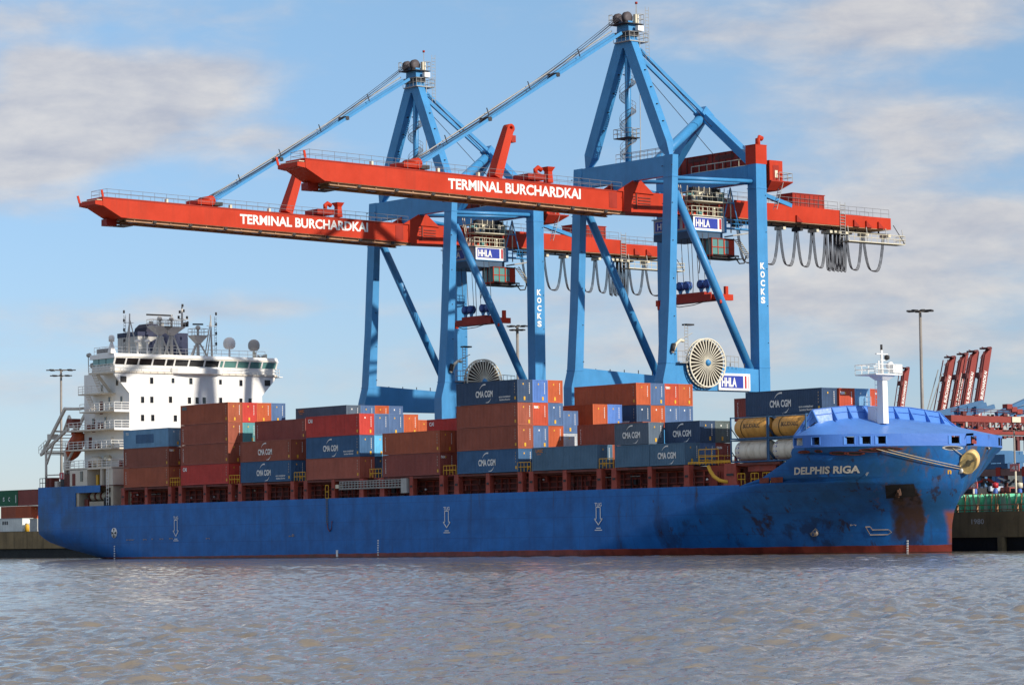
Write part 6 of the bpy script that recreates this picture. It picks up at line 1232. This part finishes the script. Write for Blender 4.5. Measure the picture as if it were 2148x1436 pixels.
# distant cranes with their booms raised, and one lowered over the water
def far(px, py, depth): return CAMP+(FW*FPX+RT*(px-1074)-UP*(py-718))*(depth/FPX)
FRED = paint('far_crane_red', (.27, .040, .030), .6, .12, .15, streak=.2); FSH = paint('far_crane_dark', (.14, .035, .035), .7, .2, .2); FBL = paint('far_crane_blue', (.055, .16, .32), .6, .12, .15)
def far_crane(bx, by, tx, ty, depth, label, w=1.9, d=3.0):
    a = far(bx, by, depth); b = at(tx, ty, 'X', a.x); u = (b-a).normalized(); n = Vector((0, u.z, -u.y)); o = empty('distant_crane', (a.x, a.y, QZ)); tag(o, label, 'crane', 'distant cranes with raised red booms')
    e = a-u*16; m = MB(); k = 3.5; L_ = (b-a).length
    S_ = lambda c, h0, h1: [c+Vector((-w/2, 0, 0))+n*h0, c+Vector((w/2, 0, 0))+n*h0, c+Vector((w/2, 0, 0))+n*h1, c+Vector((-w/2, 0, 0))+n*h1]
    m.loft([S_(e, -d/2, d/2), S_(b-u*4, -d/2, d/2), S_(b-u*1.2, -d/2+1.8, d/2), S_(b, -d/2+2.4, d/2-.4)], FRED); bm = m.build('boom', o); m = MB(); T = text2d('TERMINAL BURCHARDKAI', .02)
    m.text('TERMINAL BURCHARDKAI', a+u*(L_*.62-18.5)+Vector((w/2+.05, 0, 0))+n*.75, u, -n if (-n).y < 0 else n, 1.5, LETTER, 18.5, .03); m.build('lettering', bm)
    m = MB(); 
    for s in (-1.2, 1.2): m.beam(e+n*(-d/2-1.3)+Vector((s, 0, 0)), b-u*3+n*(-d/2-1.3)+Vector((s, 0, 0)), .3, .3, FSH)
    for t in np.linspace(.2, .97, 9): c = e.lerp(b, t); m.beam(c+n*(-d/2-1.4), c+n*(-d/2), .25, .25, FSH)
    m.box(b.x-2, b.x+2, b.y-2.2, b.y+.2, b.z-1.2, b.z-.6, FSH); c = a.lerp(b, .55); m.box(c.x-1.0, c.x+1.0, c.y-3.2, c.y-1.6, c.z-.8, c.z+1.2, FSH); m.build('walkway', bm)
    m = MB(); g = QZ; ht = max(e.z, 20)
    for sx in (-9, 9):
        for yy in (4, 20): m.box(a.x+sx-1, a.x+sx+1, a.y+yy-1, a.y+yy+1, g, ht, FBL)
        m.box(a.x+sx-.8, a.x+sx+.8, a.y+4, a.y+20, ht-3, ht, FBL)
    m.box(a.x-9, a.x+9, a.y+3.5, a.y+5, ht-3, ht, FBL); m.build('portal', o); return o
far_crane(1889.5, 850, 1901, 768, 1350, 'lone distant crane boom seen between the foremast and the light tower', 2.0, 3.0)
far_crane(1975, 860, 1996.5, 744, 1120, 'first of four raised booms in a row, counted from the light tower')
far_crane(2001, 860, 2023, 737.5, 1110, 'second of four raised booms in a row, counted from the light tower')
far_crane(2022, 860, 2044, 732, 1100, 'third of four raised booms in a row, counted from the light tower')
far_crane(2050, 865, 2071.5, 725.5, 1080, 'fourth and tallest of four raised booms in a row beside the light tower')
def far_girder():
    a = far(1985, 878, 900); b = at(2230, 886, 'X', a.x); o = empty('distant_crane', (a.x, a.y, QZ)); tag(o, 'distant crane with its red girder lowered level, beyond the bow tip', 'crane', 'distant cranes with lowered red girders'); m = MB(); z = a.z
    m.box(a.x-2, a.x+2, a.y, b.y, z-.9, z+1.1, FRED); m.box(a.x-2.2, a.x+2.2, a.y+6, b.y, z-4.6, z-3.1, FRED); bm = m.build('boom', o); m = MB()
    for k in range(60): y = a.y+4+random.random()*(b.y-a.y-4); zz = z+random.choice((1.1, -3.1, -3.1, -2.2)); m.box(a.x+1.2, a.x+2.3, y, y+random.uniform(.3, 2.2), zz, zz+random.uniform(.3, 1.2), random.choice((FSH, FRED, FSH, GALV, FRED)))
    n = 18
    for k in range(n): y = a.y+6+(b.y-a.y-6)*k/n; m.beam((a.x+2.1, y, z-2.6), (a.x+2.1, y+2.6, z-1.2), .4, .4, FSH); m.box(a.x+1.9, a.x+2.5, y, y+.8, z-2.5, z-1.0, random.choice((FSH, FRED, GALV)))
    for k in range(26): y = a.y+4+(b.y-a.y-4)*k/26; m.box(a.x+1.5, a.x+2.4, y, y+random.uniform(.5, 1.6), z-5.0-random.uniform(.4, 1.6), z-5.0, random.choice((FSH, FSH, DECKDK, FRED)))
    for k in range(4): y = a.y+30+k*4; m.box(a.x+1, a.x+2, y, y+1.2, z-9.5, z-5, FSH if k != 1 else FRED)
    m.rail([(a.x+2, a.y, z+1.6), (a.x+2, b.y, z+1.6)], FSH, 1.4, 3, .09); p = at(2132, 880, 'X', a.x+2.3); m.box(a.x+2.2, a.x+2.4, p.y-2, p.y+2, p.z-.8, p.z+.9, CREAM); m.build('walkway', bm); m = MB()
    for (x0, y0, x1, y1) in ((2090, 868, 2160, 836), (2100, 872, 2170, 846), (2112, 874, 2180, 856)): m.beam(at(x0, y0, 'X', a.x+1), at(x1, y1, 'X', a.x+1), 1.3, 1.3, FBL); c = at((x0*2+x1)/3, (y0*2+y1)/3-4, 'X', a.x+1.2); m.box(c.x-1, c.x+1, c.y-1.2, c.y+1.2, c.z-.6, c.z+.9, FRED)
    m.build_each('stay', o); m = MB(); 
    for yy in (60, 78): m.box(a.x-9, a.x-7, a.y+yy, a.y+yy+2, QZ, z, FBL); m.box(a.x+7, a.x+9, a.y+yy, a.y+yy+2, QZ, z, FBL)
    m.build('portal', o)
far_girder()
def far_girder_blue():
    o = empty('distant_crane', far(2010, 1100, 1000)); o.location.z = QZ; tag(o, 'distant blue crane framework spread just above the bow rim', 'crane', 'distant cranes with lowered red girders'); m = MB()
    for (x0, y0, x1, y1) in ((1960, 868, 2062, 843), (1975, 874, 2068, 848), (1996, 880, 2085, 852), (2010, 862, 2050, 850)): m.beam(far(x0, y0, 1000), far(x1, y1, 1005), 1.4, 1.5, FBL)
    for x in (2012, 2030, 2048): m.beam(far(x, 852, 1002), far(x-2, 905, 1002), 1.2, 1.2, FBL)
    m.build('frame', o); m = MB(); m.beam(far(1945, 860, 1100), far(1968, 775, 1100), .35, .35, GALV); m.beam(far(1950, 862, 1100), far(1975, 785, 1100), .35, .35, GALV); m.beam(far(2005, 879, 1001), far(2080, 892, 1001), 1.5, 2.2, FRED); m.build_each('stay', o)
far_girder_blue()
